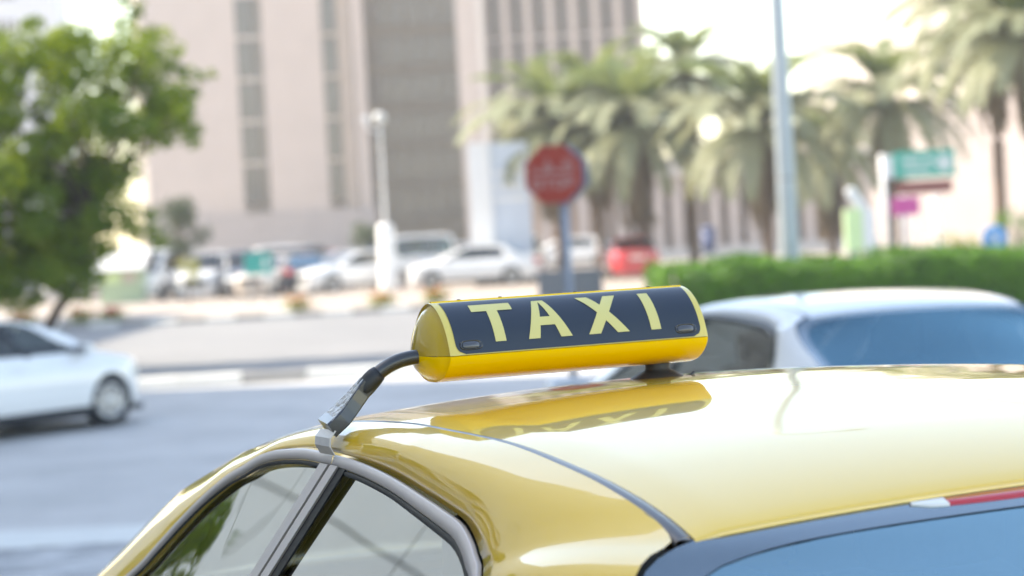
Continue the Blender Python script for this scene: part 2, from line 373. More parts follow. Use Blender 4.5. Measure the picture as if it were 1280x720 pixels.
SEDAN = dict(
    O=[(1.30, .775, .95), (1.05, .745, 1.02), (.823, .707, 1.111), (.732, .684, 1.164), (.645, .662, 1.217), (.557, .642, 1.265), (.465, .625, 1.305), (.399, .617, 1.325), (.336, .608, 1.345), (.266, .603, 1.357), (.175, .6, 1.365), (.106, .599, 1.368), (0, .599, 1.367), (-.123, .601, 1.363), (-.257, .605, 1.352), (-.383, .612, 1.337), (-.474, .617, 1.325), (-.538, .621, 1.315), (-.581, .627, 1.301), (-.618, .635, 1.282), (-.651, .646, 1.256), (-.69, .69, 1.14), (-.73, .765, .985)],
    WS=[(1.45, .66, .98), (1.35, .645, 1.03), (1.15, .615, 1.13), (.94, .592, 1.222), (.80, .582, 1.265), (.673, .573, 1.30), (.551, .566, 1.334), (.50, .563, 1.347)],
    A=[(.50, .563, 1.347), (.437, .556, 1.361), (.31, .552, 1.383), (.187, .55, 1.399), (.1, .55, 1.409), (0, .55, 1.417), (-.2, .55, 1.424), (-.37, .55, 1.422), (-.52, .55, 1.419), (-.62, .55, 1.413), (-.72, .55, 1.403), (-.825, .55, 1.390), (-.925, .55, 1.372), (-1.0, .55, 1.353), (-1.043, .549, 1.337)],
    BL=[((-1.043, .549, 1.337), (-1.058, 1.361)), ((-1.047, .578, 1.331), (-1.067, 1.357)), ((-1.052, .603, 1.323), (-1.08, 1.352)), ((-1.058, .622, 1.313), (-1.095, 1.345)), ((-1.065, .636, 1.298), (-1.115, 1.336)), ((-1.11, .652, 1.262), (-1.18, 1.306)), ((-1.22, .674, 1.20), (-1.32, 1.242)), ((-1.45, .705, 1.10), (-1.58, 1.122)), ((-1.66, .735, 1.0), (-1.80, 1.035))],
    ztop=[(-2.3, .95), (-2.0, .985), (-1.66, 1.0), (-.73, .985), (0, .958), (1.3, .95), (1.5, .93), (2.0, .83), (2.3, .74), (2.5, .68)],
    x0=-2.28, x1=2.46, W=.90, yb=.775, crown=.024, wb=(1.58, -1.2), doors=(1.02, -.02, -.95), deck=-1.66, cowl=1.45, wsb=(.16, .02, .10, .02), zbelt=.95, arch=.345, seatz=0.0)
SEDAN2 = dict(SEDAN); SEDAN2['O'] = [(x if x > 0 else x * 1.36, y, z) for x, y, z in SEDAN['O']]
VAN = dict(
    O=[(1.62, .80, 1.05), (1.32, .775, 1.30), (1.05, .745, 1.55), (.85, .72, 1.68), (.6, .712, 1.73), (.3, .71, 1.745), (0, .71, 1.75), (-.8, .71, 1.75), (-1.4, .71, 1.745), (-1.72, .715, 1.72), (-1.84, .73, 1.64), (-1.90, .77, 1.35), (-1.93, .80, 1.06)],
    WS=[(1.80, .69, 1.07), (1.5, .67, 1.38), (1.2, .65, 1.63), (1.05, .64, 1.74), (.95, .635, 1.79)],
    A=[(.95, .635, 1.79), (.8, .632, 1.82), (.4, .63, 1.85), (0, .63, 1.86), (-.8, .63, 1.86), (-1.5, .63, 1.845), (-1.95, .63, 1.81)],
    BL=[((-1.95, .63, 1.81), (-1.98, 1.835)), ((-1.99, .66, 1.77), (-2.02, 1.79)), ((-2.02, .69, 1.68), (-2.06, 1.70)), ((-2.07, .72, 1.45), (-2.12, 1.46)), ((-2.12, .76, 1.08), (-2.18, 1.09))],
    ztop=[(-2.3, 1.06), (-1.9, 1.07), (0, 1.06), (1.5, 1.05), (1.9, 1.0), (2.2, .92), (2.4, .80)],
    x0=-2.24, x1=2.42, W=.93, yb=.80, crown=.03, wb=(1.55, -1.30), doors=(1.15, .02, -1.0), deck=-2.12, cowl=1.80, wsb=(.14, .02, .08, .02), zbelt=1.06, arch=.36, seatz=.25)
SUV = dict(VAN)
SUV.update(
    O=[(1.30, .79, 1.02), (1.0, .755, 1.22), (.75, .72, 1.42), (.55, .695, 1.53), (.3, .685, 1.565), (0, .68, 1.575), (-.8, .68, 1.57), (-1.3, .685, 1.55), (-1.55, .70, 1.48), (-1.66, .74, 1.28), (-1.75, .79, 1.06)],
    WS=[(1.45, .68, 1.04), (1.15, .655, 1.26), (.9, .635, 1.46), (.75, .625, 1.57), (.65, .62, 1.615)],
    A=[(.65, .62, 1.615), (.5, .615, 1.64), (.2, .61, 1.66), (-.3, .61, 1.67), (-1.0, .61, 1.66), (-1.6, .61, 1.625), (-1.8, .61, 1.60)],
    BL=[((-1.80, .61, 1.60), (-1.84, 1.625)), ((-1.84, .65, 1.57), (-1.88, 1.58)), ((-1.90, .69, 1.47), (-1.95, 1.48)), ((-1.98, .73, 1.28), (-2.04, 1.29)), ((-2.05, .76, 1.08), (-2.13, 1.09))],
    ztop=[(-2.3, 1.05), (-1.9, 1.07), (0, 1.03), (1.3, 1.02), (1.5, 1.0), (2.0, .94), (2.3, .86), (2.5, .78)],
    deck=-2.06, cowl=1.45, wb=(1.5, -1.3), zbelt=1.02, seatz=.18)

def xz_y(S, x, z):
    """half width of the lower body"""
    xc = (S['x0'] + S['x1']) / 2; hl = (S['x1'] - S['x0']) / 2
    zt = S['zbelt']
    k = interp([(.18, .90), (.25, .955), (.4, .99), (.6, 1.0), (.75, .985), (zt, S['yb'] / S['W']), (zt + .08, S['yb'] / S['W'] - .015)], z)
    lim = hl - .05 * max(0, z - .6) - .03 * max(0, .35 - z)
    q = min(1.0, abs(x - xc) / lim)
    return S['W'] * k * (1 - q ** 7) ** (1 / 2.6)

def body_parts(S, paint):
    """returns list of (path, mesh) ; path = name or (parent, name)"""
    out = []
    xs = []; n = 84; xc = (S['x0'] + S['x1']) / 2; hl = (S['x1'] - S['x0']) / 2
    for i in range(n + 1):
        u = -1 + 2 * i / n; u = math.copysign(1 - (1 - abs(u)) ** 1.25, u); xs.append(xc + hl * u)
    nr = 18; V = {}
    groups = {}
    def cls(x, z, y):
        fd, bs, rd = S['doors']
        if x > 1.98 and .60 < z < .76 and y > .42: return 'headlight'
        if x > 2.2 and y < .42 and .42 < z < .68: return 'grille'
        if x < -1.98 and .74 < z < .93 and y > .40: return 'tail_light'
        if x > 1.98 and z < .60: return 'front_bumper'
        if x < -1.9 and z < .66: return 'rear_bumper'
        if z < .30 and S['wb'][1] < x < S['wb'][0]: return 'sill'
        if bs < x < fd: return 'front_door'
        if rd < x <= bs: return 'rear_door'
        if x >= fd: return 'fender'
        return 'quarter_panel'
    for side in (1, -1):
        P = []
        for x in xs:
            zt = interp(S['ztop'], x); rowp = []
            for j in range(nr + 1):
                z = zt + (0.155 - zt) * (j / nr); rowp.append([x, xz_y(S, x, z), z])
            P.append(rowp)
        keep = []
        for i in range(n):
            for j in range(nr):
                c = [sum(P[a][b_][k] for a, b_ in ((i, j), (i + 1, j), (i + 1, j + 1), (i, j + 1))) / 4 for k in range(3)]
                if any((c[0] - xa) ** 2 + (c[2] - .325) ** 2 < S['arch'] ** 2 for xa in S['wb']): continue
                keep.append((i, j, cls(c[0], c[2], c[1])))
        kept = {(i, j) for i, j, g in keep}
        for i in range(n + 1):
            for j in range(nr + 1):
                adj = [(a, b_) for a in (i - 1, i) for b_ in (j - 1, j) if 0 <= a < n and 0 <= b_ < nr]
                ins = [q_ in kept for q_ in adj]
                if all(ins) or not any(ins): continue
                p = P[i][j]; xa = min(S['wb'], key=lambda v: abs(v - p[0])); dx, dz = p[0] - xa, p[2] - .325; d = math.hypot(dx, dz)
                if j == nr:
                    p[0] = xa + math.copysign(math.sqrt(max(0, S['arch'] ** 2 - (p[2] - .325) ** 2)), dx)
                elif d > 1e-4:
                    p[0] = xa + dx / d * S['arch']; p[2] = .325 + dz / d * S['arch']
                p[1] = xz_y(S, p[0], p[2])
        for i, j, g in keep:
            groups.setdefault((g, side), MB()).add([(P[a][b_][0], side * P[a][b_][1], P[a][b_][2]) for a, b_ in ((i, j), (i + 1, j), (i + 1, j + 1), (i, j + 1))], [(0, 1, 2, 3)], True)
    merged = {}
    for (g, side), mb in groups.items():
        if g in ('grille', 'front_bumper', 'rear_bumper'):
            merged.setdefault(g, MB()); o = len(merged[g].v); merged[g].add(mb.v, mb.f, True)
        else: merged[(g, side)] = mb
    mm = {'headlight': M['lamp'], 'tail_light': M['tail'], 'grille': M['blackgloss'], 'sill': M['blackgloss']}
    for k, mb in merged.items():
        g = k if isinstance(k, str) else k[0]
        out.append((g, mb.mesh(g, mm.get(g, paint)), None if isinstance(k, str) else k[1]))
    # hood and trunk lid
    def lid(xa, xb, cr, dz0=0.0):
        rows = []
        xx = [x for x in xs if xa - .03 <= x <= xb + .03]
        for x in xx:
            zt = interp(S['ztop'], x); yt = xz_y(S, x, zt); fade = min(1.0, yt / .5)
            rows.append([(x, yt * t, zt + cr * fade * (1 - t ** 4) + .012 * fade * (1 - t * t)) for t in [-1 + 2 * k / 16 for k in range(17)]])
        return MB().grid(rows)
    out.append(('hood', lid(S['cowl'] - .15, S['x1'], .055).mesh('hood', paint), None))
    out.append(('trunk_lid', lid(S['x0'], S['deck'] + .1, .03).mesh('trunk_lid', paint), None))
    fl = MB(); fl.b(S['x0'] + .25, S['x1'] - .25, -S['W'] * .86, S['W'] * .86, .16, .24); out.append(('underbody', fl.mesh('underbody', M['interior']), None))
    for xa in S['wb']:
        for sd_ in (1, -1):
            q = MB(); rows = []
            for k in range(15):
                a = math.pi * (-.12 + 1.24 * k / 14)
                rows.append([(xa + math.cos(a) * S['arch'] * .995, sd_ * (S['W'] - .03 - .3 * t), .325 + math.sin(a) * S['arch'] * .995) for t in (0, 1)])
            q.grid(rows); vs = [r_[1] for r_ in rows]; q.add(vs, [tuple(range(len(vs)))])
            out.append(('wheel_arch_liner', q.mesh('wheel_arch_liner', M['rubber']), None))
    return out

def mirror(pts): return [Vector((p[0], -p[1], p[2])) for p in pts]
def strip_between(c1, c2, bulge, nrm, k=6, side=1):
    rows = []
    for a, b_ in zip(c1, c2):
        row = []
        for j in range(k + 1):
            t = j / k; p = a.lerp(b_, t) + nrm(a, b_) * (bulge(t) if callable(bulge) else bulge * 4 * t * (1 - t))
            row.append((p.x, p.y * side, p.z))
        rows.append(row)
    return rows

def greenhouse(S, paint, glass_s, glass_r, frame_mat):
    out = []; N = 96
    O = crom(S['O'], N)
    Ac = crom(S['A'], 60); yA = [p.y for p in Ac]
    # roof panel
    rows = []
    for p in Ac:
        row = []
        fr = (p.x - S['A'][-1][0]) / (S['A'][0][0] - S['A'][-1][0])
        for k in range(33):
            t = -1 + 2 * k / 32; cr = (1 - t * t)
            dx = 0
            bx_f = S['wsb'][1] + .05; 
            dx = cr * (fr ** 3 * bx_f - (1 - fr) ** 4 * .015)
            edge = .006 * max(0, (abs(t) - .94) / .06) ** 2
            row.append((p.x + dx, p.y * t, p.z + S['crown'] * cr - edge))
        rows.append(row)
    roofm = MB().grid(rows)
    # turned-down hem at the rear and front edges
    for rw, d in ((rows[-1], -1), (rows[0], 1)):
        hem = [rw, [(x + d * .004, y, z - .003) for x, y, z in rw], [(x + d * .003, y, z - .010) for x, y, z in rw]]
        roofm.grid(hem)
    out.append(('roof_panel', roofm.mesh('roof_panel', paint), None))
    # rail: A pillar, roof side, C pillar
    I = []
    for p in S['WS'][:-1]: I.append(Vector(p) + Vector((0, .006, 0)))
    mw = lambda x: interp([(S['A'][-1][0], .0215), (S['A'][-1][0] + .33, .016), (S['A'][-1][0] + .62, .008), (0, .0055), (1, .005)], x)
    for p in S['A'][:-1]: I.append(Vector((p[0], p[1] + mw(p[0]), p[2] - .0055)))
    for p, c_ in S['BL'][1:]: I.append(Vector(p) + Vector((-.002, .003, 0)))
    # pair the stations by sub-curves
    fi = min(range(len(I)), key=lambda i: abs(I[i].x - .55) if S is not VAN else abs(I[i].x - .95))
    I = crom(I, 700)
    for _ in range(160):
        I = [I[i] if i in (0, len(I) - 1) or I[i].x < .15 else (I[i - 1] + I[i] * 2 + I[i + 1]) / 4 for i in range(len(I))]
    # match each O point to an inner point by a smooth mapping on arc length, pinned at the seam (x=0) and at both ends
    def arc(c):
        L = [0]
        for i in range(1, len(c)): L.append(L[-1] + (c[i] - c[i - 1]).length)
        return L
    Od = crom(S['O'], 500); LO, LI = arc(Od), arc(I)
    def at_x(c, L, x):
        i = min(range(len(c)), key=lambda i: abs(c[i].x - x) + (0 if c[i].z > S['zbelt'] + .2 else 5)); return L[i]
    xr = S['O'][-3][0]; xi_r = S['A'][-1][0]
    pins = [(0, 0), (at_x(Od, LO, .45), at_x(I, LI, .45)), (at_x(Od, LO, 0), at_x(I, LI, 0)), (at_x(Od, LO, xr + .05), at_x(I, LI, xi_r + .12)), (LO[-1], LI[-1])]
    def ev(c, L, s_):
        lo_i, hi_i = 0, len(L) - 1
        while hi_i - lo_i > 1:
            m_ = (lo_i + hi_i) // 2
            if L[m_] <= s_: lo_i = m_
            else: hi_i = m_
        return c[lo_i].lerp(c[hi_i], min(1, max(0, (s_ - L[lo_i]) / max(1e-9, L[hi_i] - L[lo_i]))))
    pairs = []
    for (a0, a1), (b0, b1) in zip(pins, pins[1:]):
        m_ = max(10, int(max(b0 - a0, b1 - a1) / .018))
        for k in range(m_): pairs.append((ev(I, LI, a1 + (b1 - a1) * k / m_), ev(Od, LO, a0 + (b0 - a0) * k / m_)))
    pairs.append((I[-1], Od[-1]))
    def nrm(a, b_):
        d = (b_ - a); out_ = Vector((0, 1, interp([(.1, .75), (.5, .1)], b_.x))); out_ -= d * (out_.dot(d) / max(1e-9, d.length_squared)); return out_.normalized()
    def bul(a, b_): return min(.024, .16 * (b_ - a).length) * interp([(.1, 1), (.45, .55), (.7, .5)], b_.x)
    for side in (1, -1):
        rows = []
        for a, b_ in pairs:
            row = []; h = bul(a, b_)
            for j in range(11):
                t = j / 10; sh = (1 - (2 * t - 1) ** 2) * (1 + .35 * (t - .5))
                p = a.lerp(b_, t) + nrm(a, b_) * h * sh
                row.append((p.x, p.y * side, p.z))
            e = b_; row.append((e.x, (e.y - .012) * side, e.z - .001))
            rows.append(row)
        out.append(('roof_rail', MB().grid(rows).mesh('roof_rail', paint), side))
        # drip moulding: recessed channel strip with a raised cap
        rows = []; 
        for i, p in enumerate(Ac):
            wv = mw(p.x); dep = .0035
            rows.append([(p.x, (p.y * 1.0 - .001) * side, p.z - .007), (p.x, (p.y + .002) * side, p.z - .0085), (p.x, (p.y + .0032) * side, p.z - dep - .001), (p.x, (p.y + .0032 + (wv - .0032) * .5) * side, p.z - dep), (p.x, (p.y + wv) * side, p.z - dep - .0025), (p.x, (p.y + wv + .004) * side, p.z - .012)])
        out.append(('drip_molding', MB().grid(rows).mesh('drip_molding', M['mold']), side))
    # windshield
    def cross(L, C, k=20):
        row = []
        for j in range(k + 1):
            t = -1 + 2 * j / k; s_ = 1 - t * t
            row.append((L[0] + (C[0] - L[0]) * s_, L[1] * t, L[2] + (C[1] - L[2]) * s_))
        return row
    wsL = crom(S['WS'], 16); rows = []
    for i, p in enumerate(wsL):
        t = i / 15; bx = S['wsb'][0] * (1 - t) + (S['wsb'][1] + .05) * t
        rows.append(cross((p.x, p.y - .004, p.z - .004), (p.x + bx, p.z + .004 + .02 * t)))
    out.append(('windshield', MB().grid(rows).mesh('windshield', glass_s), None))
    # rear window and its black border
    bl = crom([p for p, c_ in S['BL']], 26); bc = crom([(c_[0], 0, c_[1]) for p, c_ in S['BL']], 26)
    NR = 26
    def surf(t, v):
        f = v * (NR - 1); i = min(NR - 2, int(f)); p = bl[i].lerp(bl[i + 1], f - i); c_ = bc[i].lerp(bc[i + 1], f - i); s_ = 1 - t * t
        return Vector((p.x + (c_.x - p.x) * s_, (p.y - .003) * t, p.z - .008 + (c_.z - p.z) * s_))
    gl = MB().grid([[surf(-1 + 2 * j / 32, i / 40) for j in range(33)] for i in range(41)])
    fr = MB(); rows = []; NA = 160; up_ = Vector((-.4, 0, .9)) * .0015
    for k in range(NA + 1):
        a = 2 * math.pi * k / NA; ca_, sa_ = math.cos(a), math.sin(a); e = max(abs(ca_), abs(sa_)); ox, oy = ca_ / e, sa_ / e
        q_ = (abs(ca_) ** 7 + abs(sa_) ** 7) ** (-1 / 7); ix, iy = ca_ * q_ * .945, sa_ * q_
        vi = .5 + .5 * iy; vi = .06 + (vi) * .88 + .02 * (1 - vi) * ix * ix
        vo = .5 + .5 * oy
        rows.append([surf(ox + (ix - ox) * t, vo + (vi - vo) * t) + up_ for t in [j / 6 for j in range(7)]])
    fr.grid(rows)
    out.append(('rear_window', gl.mesh('rear_window', glass_r), None))
    out.append((('rear_window', 'black_border'), fr.mesh('black_border', M['frit']), None))
    # side windows: frame, seal, glass
    def offs(wd):
        res = []
        for i, p in enumerate(O):
            a = O[max(0, i - 1)]; b_ = O[min(N - 1, i + 1)]; t = (b_ - a).normalized()
            n_ = t.cross(Vector((0, 1, .42))).normalized()
            c0 = Vector((.15, .65, 1.05 if S in (SEDAN, SEDAN2) else 1.2))
            if n_.dot(c0 - p) < 0: n_ = -n_
            f = i / (N - 1); ww = wd * interp([(0, .6), (.3, .75), (.45, 1), (.7, 1.25), (.85, 1.6), (1, 1.5)], f)
            q = p + n_ * ww; q.z = max(q.z, S['zbelt'] - .01); res.append(q)
        return res
    F0 = offs(.003); F1 = offs(.019); F2 = offs(.024)
    sb = S['doors'][1] + .02
    zb = S['zbelt']
    return out, F0, F1, F2, O

def onplane(S, x, z):      # side glass plane through the O curve
    a = S['O'][len(S['O']) // 2]; b_ = S['O'][0]
    k = (b_[1] - a[1]) / (a[2] - b_[2]); return a[1] + k * (a[2] - z)

def side_windows(S, F0, F1, F2, side, glass, frame_mat):
    """front and rear door windows: list of (door, name, mesh)"""
    out = []; N = len(F0); zb = S['zbelt'] - .012
    iB = min(range(N), key=lambda i: abs(F0[i].x) + (0 if F0[i].z > S['zbelt'] + .2 else 9))
    prf = [(0, 0), (.02, .0055), (.10, .0075), (.9, .0065), (1, .001)]
    for door, rng in (('front_door', range(0, iB + 1)), ('rear_door', range(iB, N))):
        rows = []
        rr = list(rng)
        for q, i in enumerate(rr):
            a, b_ = F0[i], F1[i]; gap = Vector((.0022 if door == 'front_door' else -.0022, 0, 0)) if i == iB else Vector()
            row = []
            for (t, h) in prf:
                p = a.lerp(b_, t) + gap + Vector((0, 1, .42)).normalized() * h; row.append((p.x, p.y * side, p.z))
            rows.append(row)
        fm = MB().grid(rows)
        sl = MB(); sl.grid([[(lambda p, h: (p.x, (p.y + h) * side, p.z))(p, h) for p, h in ((F1[i], .001), (F1[i].lerp(F2[i], .5), .004), (F2[i].lerp(F1[i], -.5), .0))] for i in rr])
        # B pillar strips of each door: top at the seam, running down and forward
        top = F1[iB]; y_ = lambda x, z, h: (onplane(S, x, z) + h) * side
        def pil(x0a, x1a, x0b, x1b, h, m_, z0=None):
            zt = top.z + .004; rows = []
            for k in range(7):
                t = k / 6; z = zt + (zb - zt) * t; xa = x0a + (x0b - x0a) * t; xb_ = x1a + (x1b - x1a) * t
                rows.append([(xa, y_(xa, z, 0), z), (xa, y_(xa, z, h), z), (xb_, y_(xb_, z, h), z), (xb_, y_(xb_, z, 0), z)])
            return MB().grid(rows, smooth=False)
        lean = .33 * (top.z - zb) / .4
        if door == 'front_door':
            fm2 = pil(.0045, .040, .0045 + lean, .040 + lean, .009, frame_mat); fm.add(fm2.v, fm2.f)
        else:
            fm2 = pil(-.0045, -.036, -.0045 + lean, -.036 + lean, .008, frame_mat); fm.add(fm2.v, fm2.f)
            sl2 = pil(-.036, -.066, -.036 + lean, -.068 + lean, .004, M['blackgloss']); sl.add(sl2.v, sl2.f)
        out.append((door, 'window_frame', fm.mesh('window_frame', frame_mat)))
        out.append((door, 'window_seal', sl.mesh('window_seal', M['rubber'])))
        # glass polygon as fan rows between frame and belt
        g = MB(); rows = []
        for i in rr:
            p = F2[i].lerp(F1[i], .3); 
            if door == 'front_door': xb_ = 1.27 * (S['O'][0][0] / 1.30) + (lean + .02 - 1.27 * (S['O'][0][0] / 1.30)) * (i / iB)
            else: xb_ = lean - .04 + (S['O'][-1][0] + .03 - lean + .04) * ((i - iB) / (N - 1 - iB))
            rows.append([(p.x + (xb_ - p.x) * t, (p.y + ((onplane(S, xb_, zb)) - p.y) * t - .009 + .003 * math.sin(math.pi * t)) * side, p.z + (zb - p.z) * t) for t in [k / 6 for k in range(7)]])
        g.grid(rows); out.append((door, 'window_glass', g.mesh('window_glass', glass)))
    return out

def rbox(mb, c, h, r_=.04, rot=None):
    """soft box: superellipsoid-like"""
    c = Vector(c); rows = []; n = 8
    for i in range(n + 1):
        ph = -math.pi / 2 + math.pi * i / n; row = []
        for k in range(16):
            th = 2 * math.pi * k / 16
            e = lambda v, p: math.copysign(abs(v) ** p, v)
            p = Vector((h[0] * e(math.cos(ph), .35) * e(math.cos(th), .35), h[1] * e(math.cos(ph), .35) * e(math.sin(th), .35), h[2] * e(math.sin(ph), .35)))
            if rot is not None: p = rot @ p
            row.append(c + p)
        rows.append(row)
    mb.grid(rows, close=True); return mb

CAR_CACHE = {}
def make_car(name, S, kind, paint, label, cat='car', group=None, glass_s=None, glass_r=None, frame_mat=None):
    key = kind
    if key not in CAR_CACHE:
        gs = glass_s or M['glass_dark']; gr = glass_r or M['glass_car']; fmt = frame_mat or M['blackgloss']
        parts = body_parts(S, paint); gh, F0, F1, F2, O = greenhouse(S, paint, gs, gr, fmt)
        sw = {sd_: side_windows(S, F0, F1, F2, sd_, gs, fmt) for sd_ in (1, -1)}
        misc = []
        dz = S['seatz']
        for sx, sy in ((.15, .36), (.15, -.36)):
            q = MB(); rbox(q, (sx + .1, sy, .50 + dz), (.27, .25, .10)); rbox(q, (sx - .2, sy, .80 + dz), (.08, .24, .31), rot=Matrix.Rotation(R(-14), 3, 'Y'))
            s_m = q.mesh('seat', M['seat']); q2 = MB(); rbox(q2, (sx - .30, sy, 1.19 + dz), (.045, .13, .085)); q2.tube([(sx - .29, sy, 1.05 + dz), (sx - .30, sy, 1.14 + dz)], .012, 8)
            misc.append(('seat', s_m, ('headrest', q2.mesh('headrest', M['seat']))))
        q = MB(); rbox(q, (-.75, 0, .50 + dz), (.25, .64, .10)); rbox(q, (-1.05, 0, .78 + dz), (.09, .64, .30), rot=Matrix.Rotation(R(-22), 3, 'Y'))
        misc.append(('rear_bench', q.mesh('rear_bench', M['seat']), None))
        q = MB(); rbox(q, (S['cowl'] - .35, 0, S['zbelt'] - .10), (.30, .70, .13)); misc.append(('dashboard', q.mesh('dashboard', M['interior']), None))
        q = MB(); rt = Matrix.Rotation(R(65), 3, 'Y')
        pts = [Vector((S['cowl'] - .72, .36, S['zbelt'] - .06)) + rt @ Vector((.18 * math.cos(a), .18 * math.sin(a), 0)) for a in [2 * math.pi * k / 20 for k in range(21)]]
        q.tube(pts, .014, 8); q.box(Vector((S['cowl'] - .71, .36, S['zbelt'] - .06)), (.02, .17, .03)); misc.append(('steering_wheel', q.mesh('steering_wheel', M['interior']), None))
        if S is SEDAN or S is SEDAN2:
            q = MB(); q.b(-1.72, -1.02, -.62, .62, .93, .97); misc.append(('parcel_shelf', q.mesh('parcel_shelf', M['interior']), None))
        mir = {}
        for sd_ in (1, -1):
            bx = S['O'][0][0] - .17; by = S['O'][0][1] + .13; bz = S['zbelt'] + .03
            q = MB(); rbox(q, (bx, by * sd_, bz), (.055, .115, .075)); q.tube([(bx + .02, (by - .2) * sd_, bz - .07), (bx, (by - .06) * sd_, bz - .03)], .028, 8); a_ = q.mesh('wing_mirror', paint)
            q = MB(); q.box((bx - .0565, by * sd_, bz), (.002, .09, .055)); mir[sd_] = (a_, q.mesh('mirror_glass', M['rim']))
        pl = []
        q = MB(); q.b(S['x0'] + .035, S['x0'] + .05, -.26, .26, .62, .73); 
        q.box((S['x0'] + .01, 0, .72), (.012, .26, .055)); pl.append(('number_plate', q.mesh('number_plate', M['plate'])))
        hd = MB(); hd.box((0, 0, 0), (.09, .012, .012))
        CAR_CACHE[key] = (parts, gh, sw, misc, mir, pl, hd.mesh('door_handle', paint), paint)
    parts, gh, sw, misc, mir, pl, hdl, p0 = CAR_CACHE[key]
    root = empty(name); tag(root, label, cat, group); doors = {}
    def pl_(o):
        if o.data.materials and o.data.materials[0] is p0 and paint is not p0:
            o.material_slots[0].link = 'OBJECT'; o.material_slots[0].material = paint
        return o
    for g, me, side in parts:
        o = pl_(link(g, me, root))
        if g in ('front_door', 'rear_door'): doors[(g, side)] = o
    named = {}
    for g, me, side in gh:
        if isinstance(g, tuple): link(g[1], me, named[g[0]])
        else: named[g] = pl_(link(g, me, root))
    for sd_ in (1, -1):
        for door, nm, me in sw[sd_]:
            link(nm, me, doors[(door, sd_)])
        for door, x in (('front_door', .12), ('rear_door', -.80)):
            z = S['zbelt'] - .14
            o = pl_(link('door_handle', hdl, doors[(door, sd_)])); o.location = (x, (xz_y(S, x, z) + .016) * sd_, z)
        a_ = pl_(link('wing_mirror', mir[sd_][0], root)); link('mirror_glass', mir[sd_][1], a_)
    for nm, me, sub in misc:
        o = link(nm, me, root)
        if sub: link(sub[0], sub[1], o)
    for nm, me in pl: link(nm, me, root)
    for xa in S['wb']:
        for sd_ in (1, -1):
            wl = empty('wheel'); wl.parent = root; wl.location = (xa, sd_ * (S['W'] - .125), .325)
            if sd_ < 0: wl.rotation_euler = (0, 0, math.pi)
            link('tyre', TYRE, wl); link('rim', RIM, wl)
    return root

def place(root, x, y, rz, tilt=True):
    z = zg(y) if y < 66 else .12
    m = Matrix.Translation((x, y, z))
    if tilt and 6 < y < 20: m = m @ Matrix.Rotation(-math.atan(.5 / 14), 4, 'X')
    root.matrix_world = m @ Matrix.Rotation(rz, 4, 'Z')

# ---- the taxi
TH = R(24); TAXI = (0.2686, 3.9231)
taxi = make_car('taxi_car', SEDAN, 'taxi', M['taxi'], 'glossy yellow taxi sedan with a TAXI sign on its roof, nearest the camera', 'taxi', glass_s=M['glass_side'], glass_r=M['glass_rear'], frame_mat=M['trim'])
place(taxi, *TAXI, math.pi / 2 + TH)
q = MB(); rows = []
for k in range(25):
    y = -.27 + .54 * k / 24; s_ = 1 - (y / .55) ** 2; e = 1 - .3 * abs(y / .27) ** 6
    x0 = -1.043 - .019 * s_; z0 = 1.337 + .023 * s_
    e = (1 - abs(y / .27) ** 4) ** .5 if k not in (0, 24) else .02
    rows.append([(x0 - .004, y, z0 - .0095), (x0 - .006, y, z0 - .0075), (x0 - .007 - .017 * e, y, z0 - .008 - .007 * e), (x0 - .007 - .018 * e, y, z0 - .011 - .009 * e)])
q.grid(rows); bl_ = q.build('high_brake_light', M['tail'], taxi)
q = MB(); q.grid([[(p[0] - .0006, p[1] + .05 * 0, p[2] + .0008) for p in rows[k]] for k in (22, 23, 24)]); q.build('white_end_cap', M['plate'], bl_)
q = MB(); q.lathe([(0, .006), (.004, .0055), (.006, .003), (.006, 0)], 10, 'z')
o = q.build('rubber_stud', M['rubber'], taxi); o.location = (1.13, .648, 1.062)

# ---- the roof sign on the taxi (its own thing: it is clamped onto the roof)
sgn = empty('taxi_roof_sign'); tag(sgn, 'yellow and navy illuminated roof sign reading TAXI, clamped on the yellow taxi', 'roof sign')
sgn.matrix_world = taxi.matrix_world @ Matrix.Translation((-.02, .2245, 1.464))
UP = [(0, .1225), (.008, .1218), (.018, .1190), (.030, .1135), (.043, .1045), (.055, .0925), (.066, .077), (.0735, .061), (.0785, .047), (.080, .0425)]
LO_ = [(.080, .0415), (.0775, .034), (.069, .0235), (.056, .0135), (.040, .006), (.022, .0015), (.010, 0.0)]
upc = crom([(u, 0, w_) for u, w_ in UP], 22); loc_ = crom([(u, 0, w_) for u, w_ in LO_], 14)
HL = .2215
ends = [(HL - .003, 1.0), (HL, .988)]
capr = [(HL - .0002, .984), (HL - .0030, .968), (HL - .0026, .93), (HL + .006, .84), (HL + .014, .66), (HL + .020, .42), (HL + .0225, .2), (HL + .023, 0.0)]
def shell(curve, closed_top):
    ring = [(-p.x, p.z) for p in curve][::-1] + [(p.x, p.z) for p in curve][1 if closed_top else 0:]
    if not closed_top: ring = [(p.x, p.z) for p in curve] + [(-p.x, p.z) for p in curve][::-1]
    rows = []
    st = [(-y, s_) for y, s_ in ends[::-1]] + [(-HL + 2 * HL * k / 14, 1.0) for k in range(1, 14)] + ends
    for y, s_ in st: rows.append([(u * s_, y, .043 + (w_ - .043) * s_) for u, w_ in ring])
    return MB().grid(rows)
def cap(curve, top, sgn_y, name, m):
    ring = ([(-p.x, p.z) for p in curve][::-1] + [(p.x, p.z) for p in curve][1:]) if top else ([(p.x, p.z) for p in curve] + [(-p.x, p.z) for p in curve][::-1])
    return MB().grid([[(u * s_, y * sgn_y, .0425 + (w_ - .0425) * s_) for u, w_ in ring] for y, s_ in capr]).build(name, m, sgn)
for sy_ in (1, -1):
    cap(upc, True, sy_, 'upper_end_cap', M['signcap']); cap(loc_, False, sy_, 'lower_end_cap', M['signlower'])
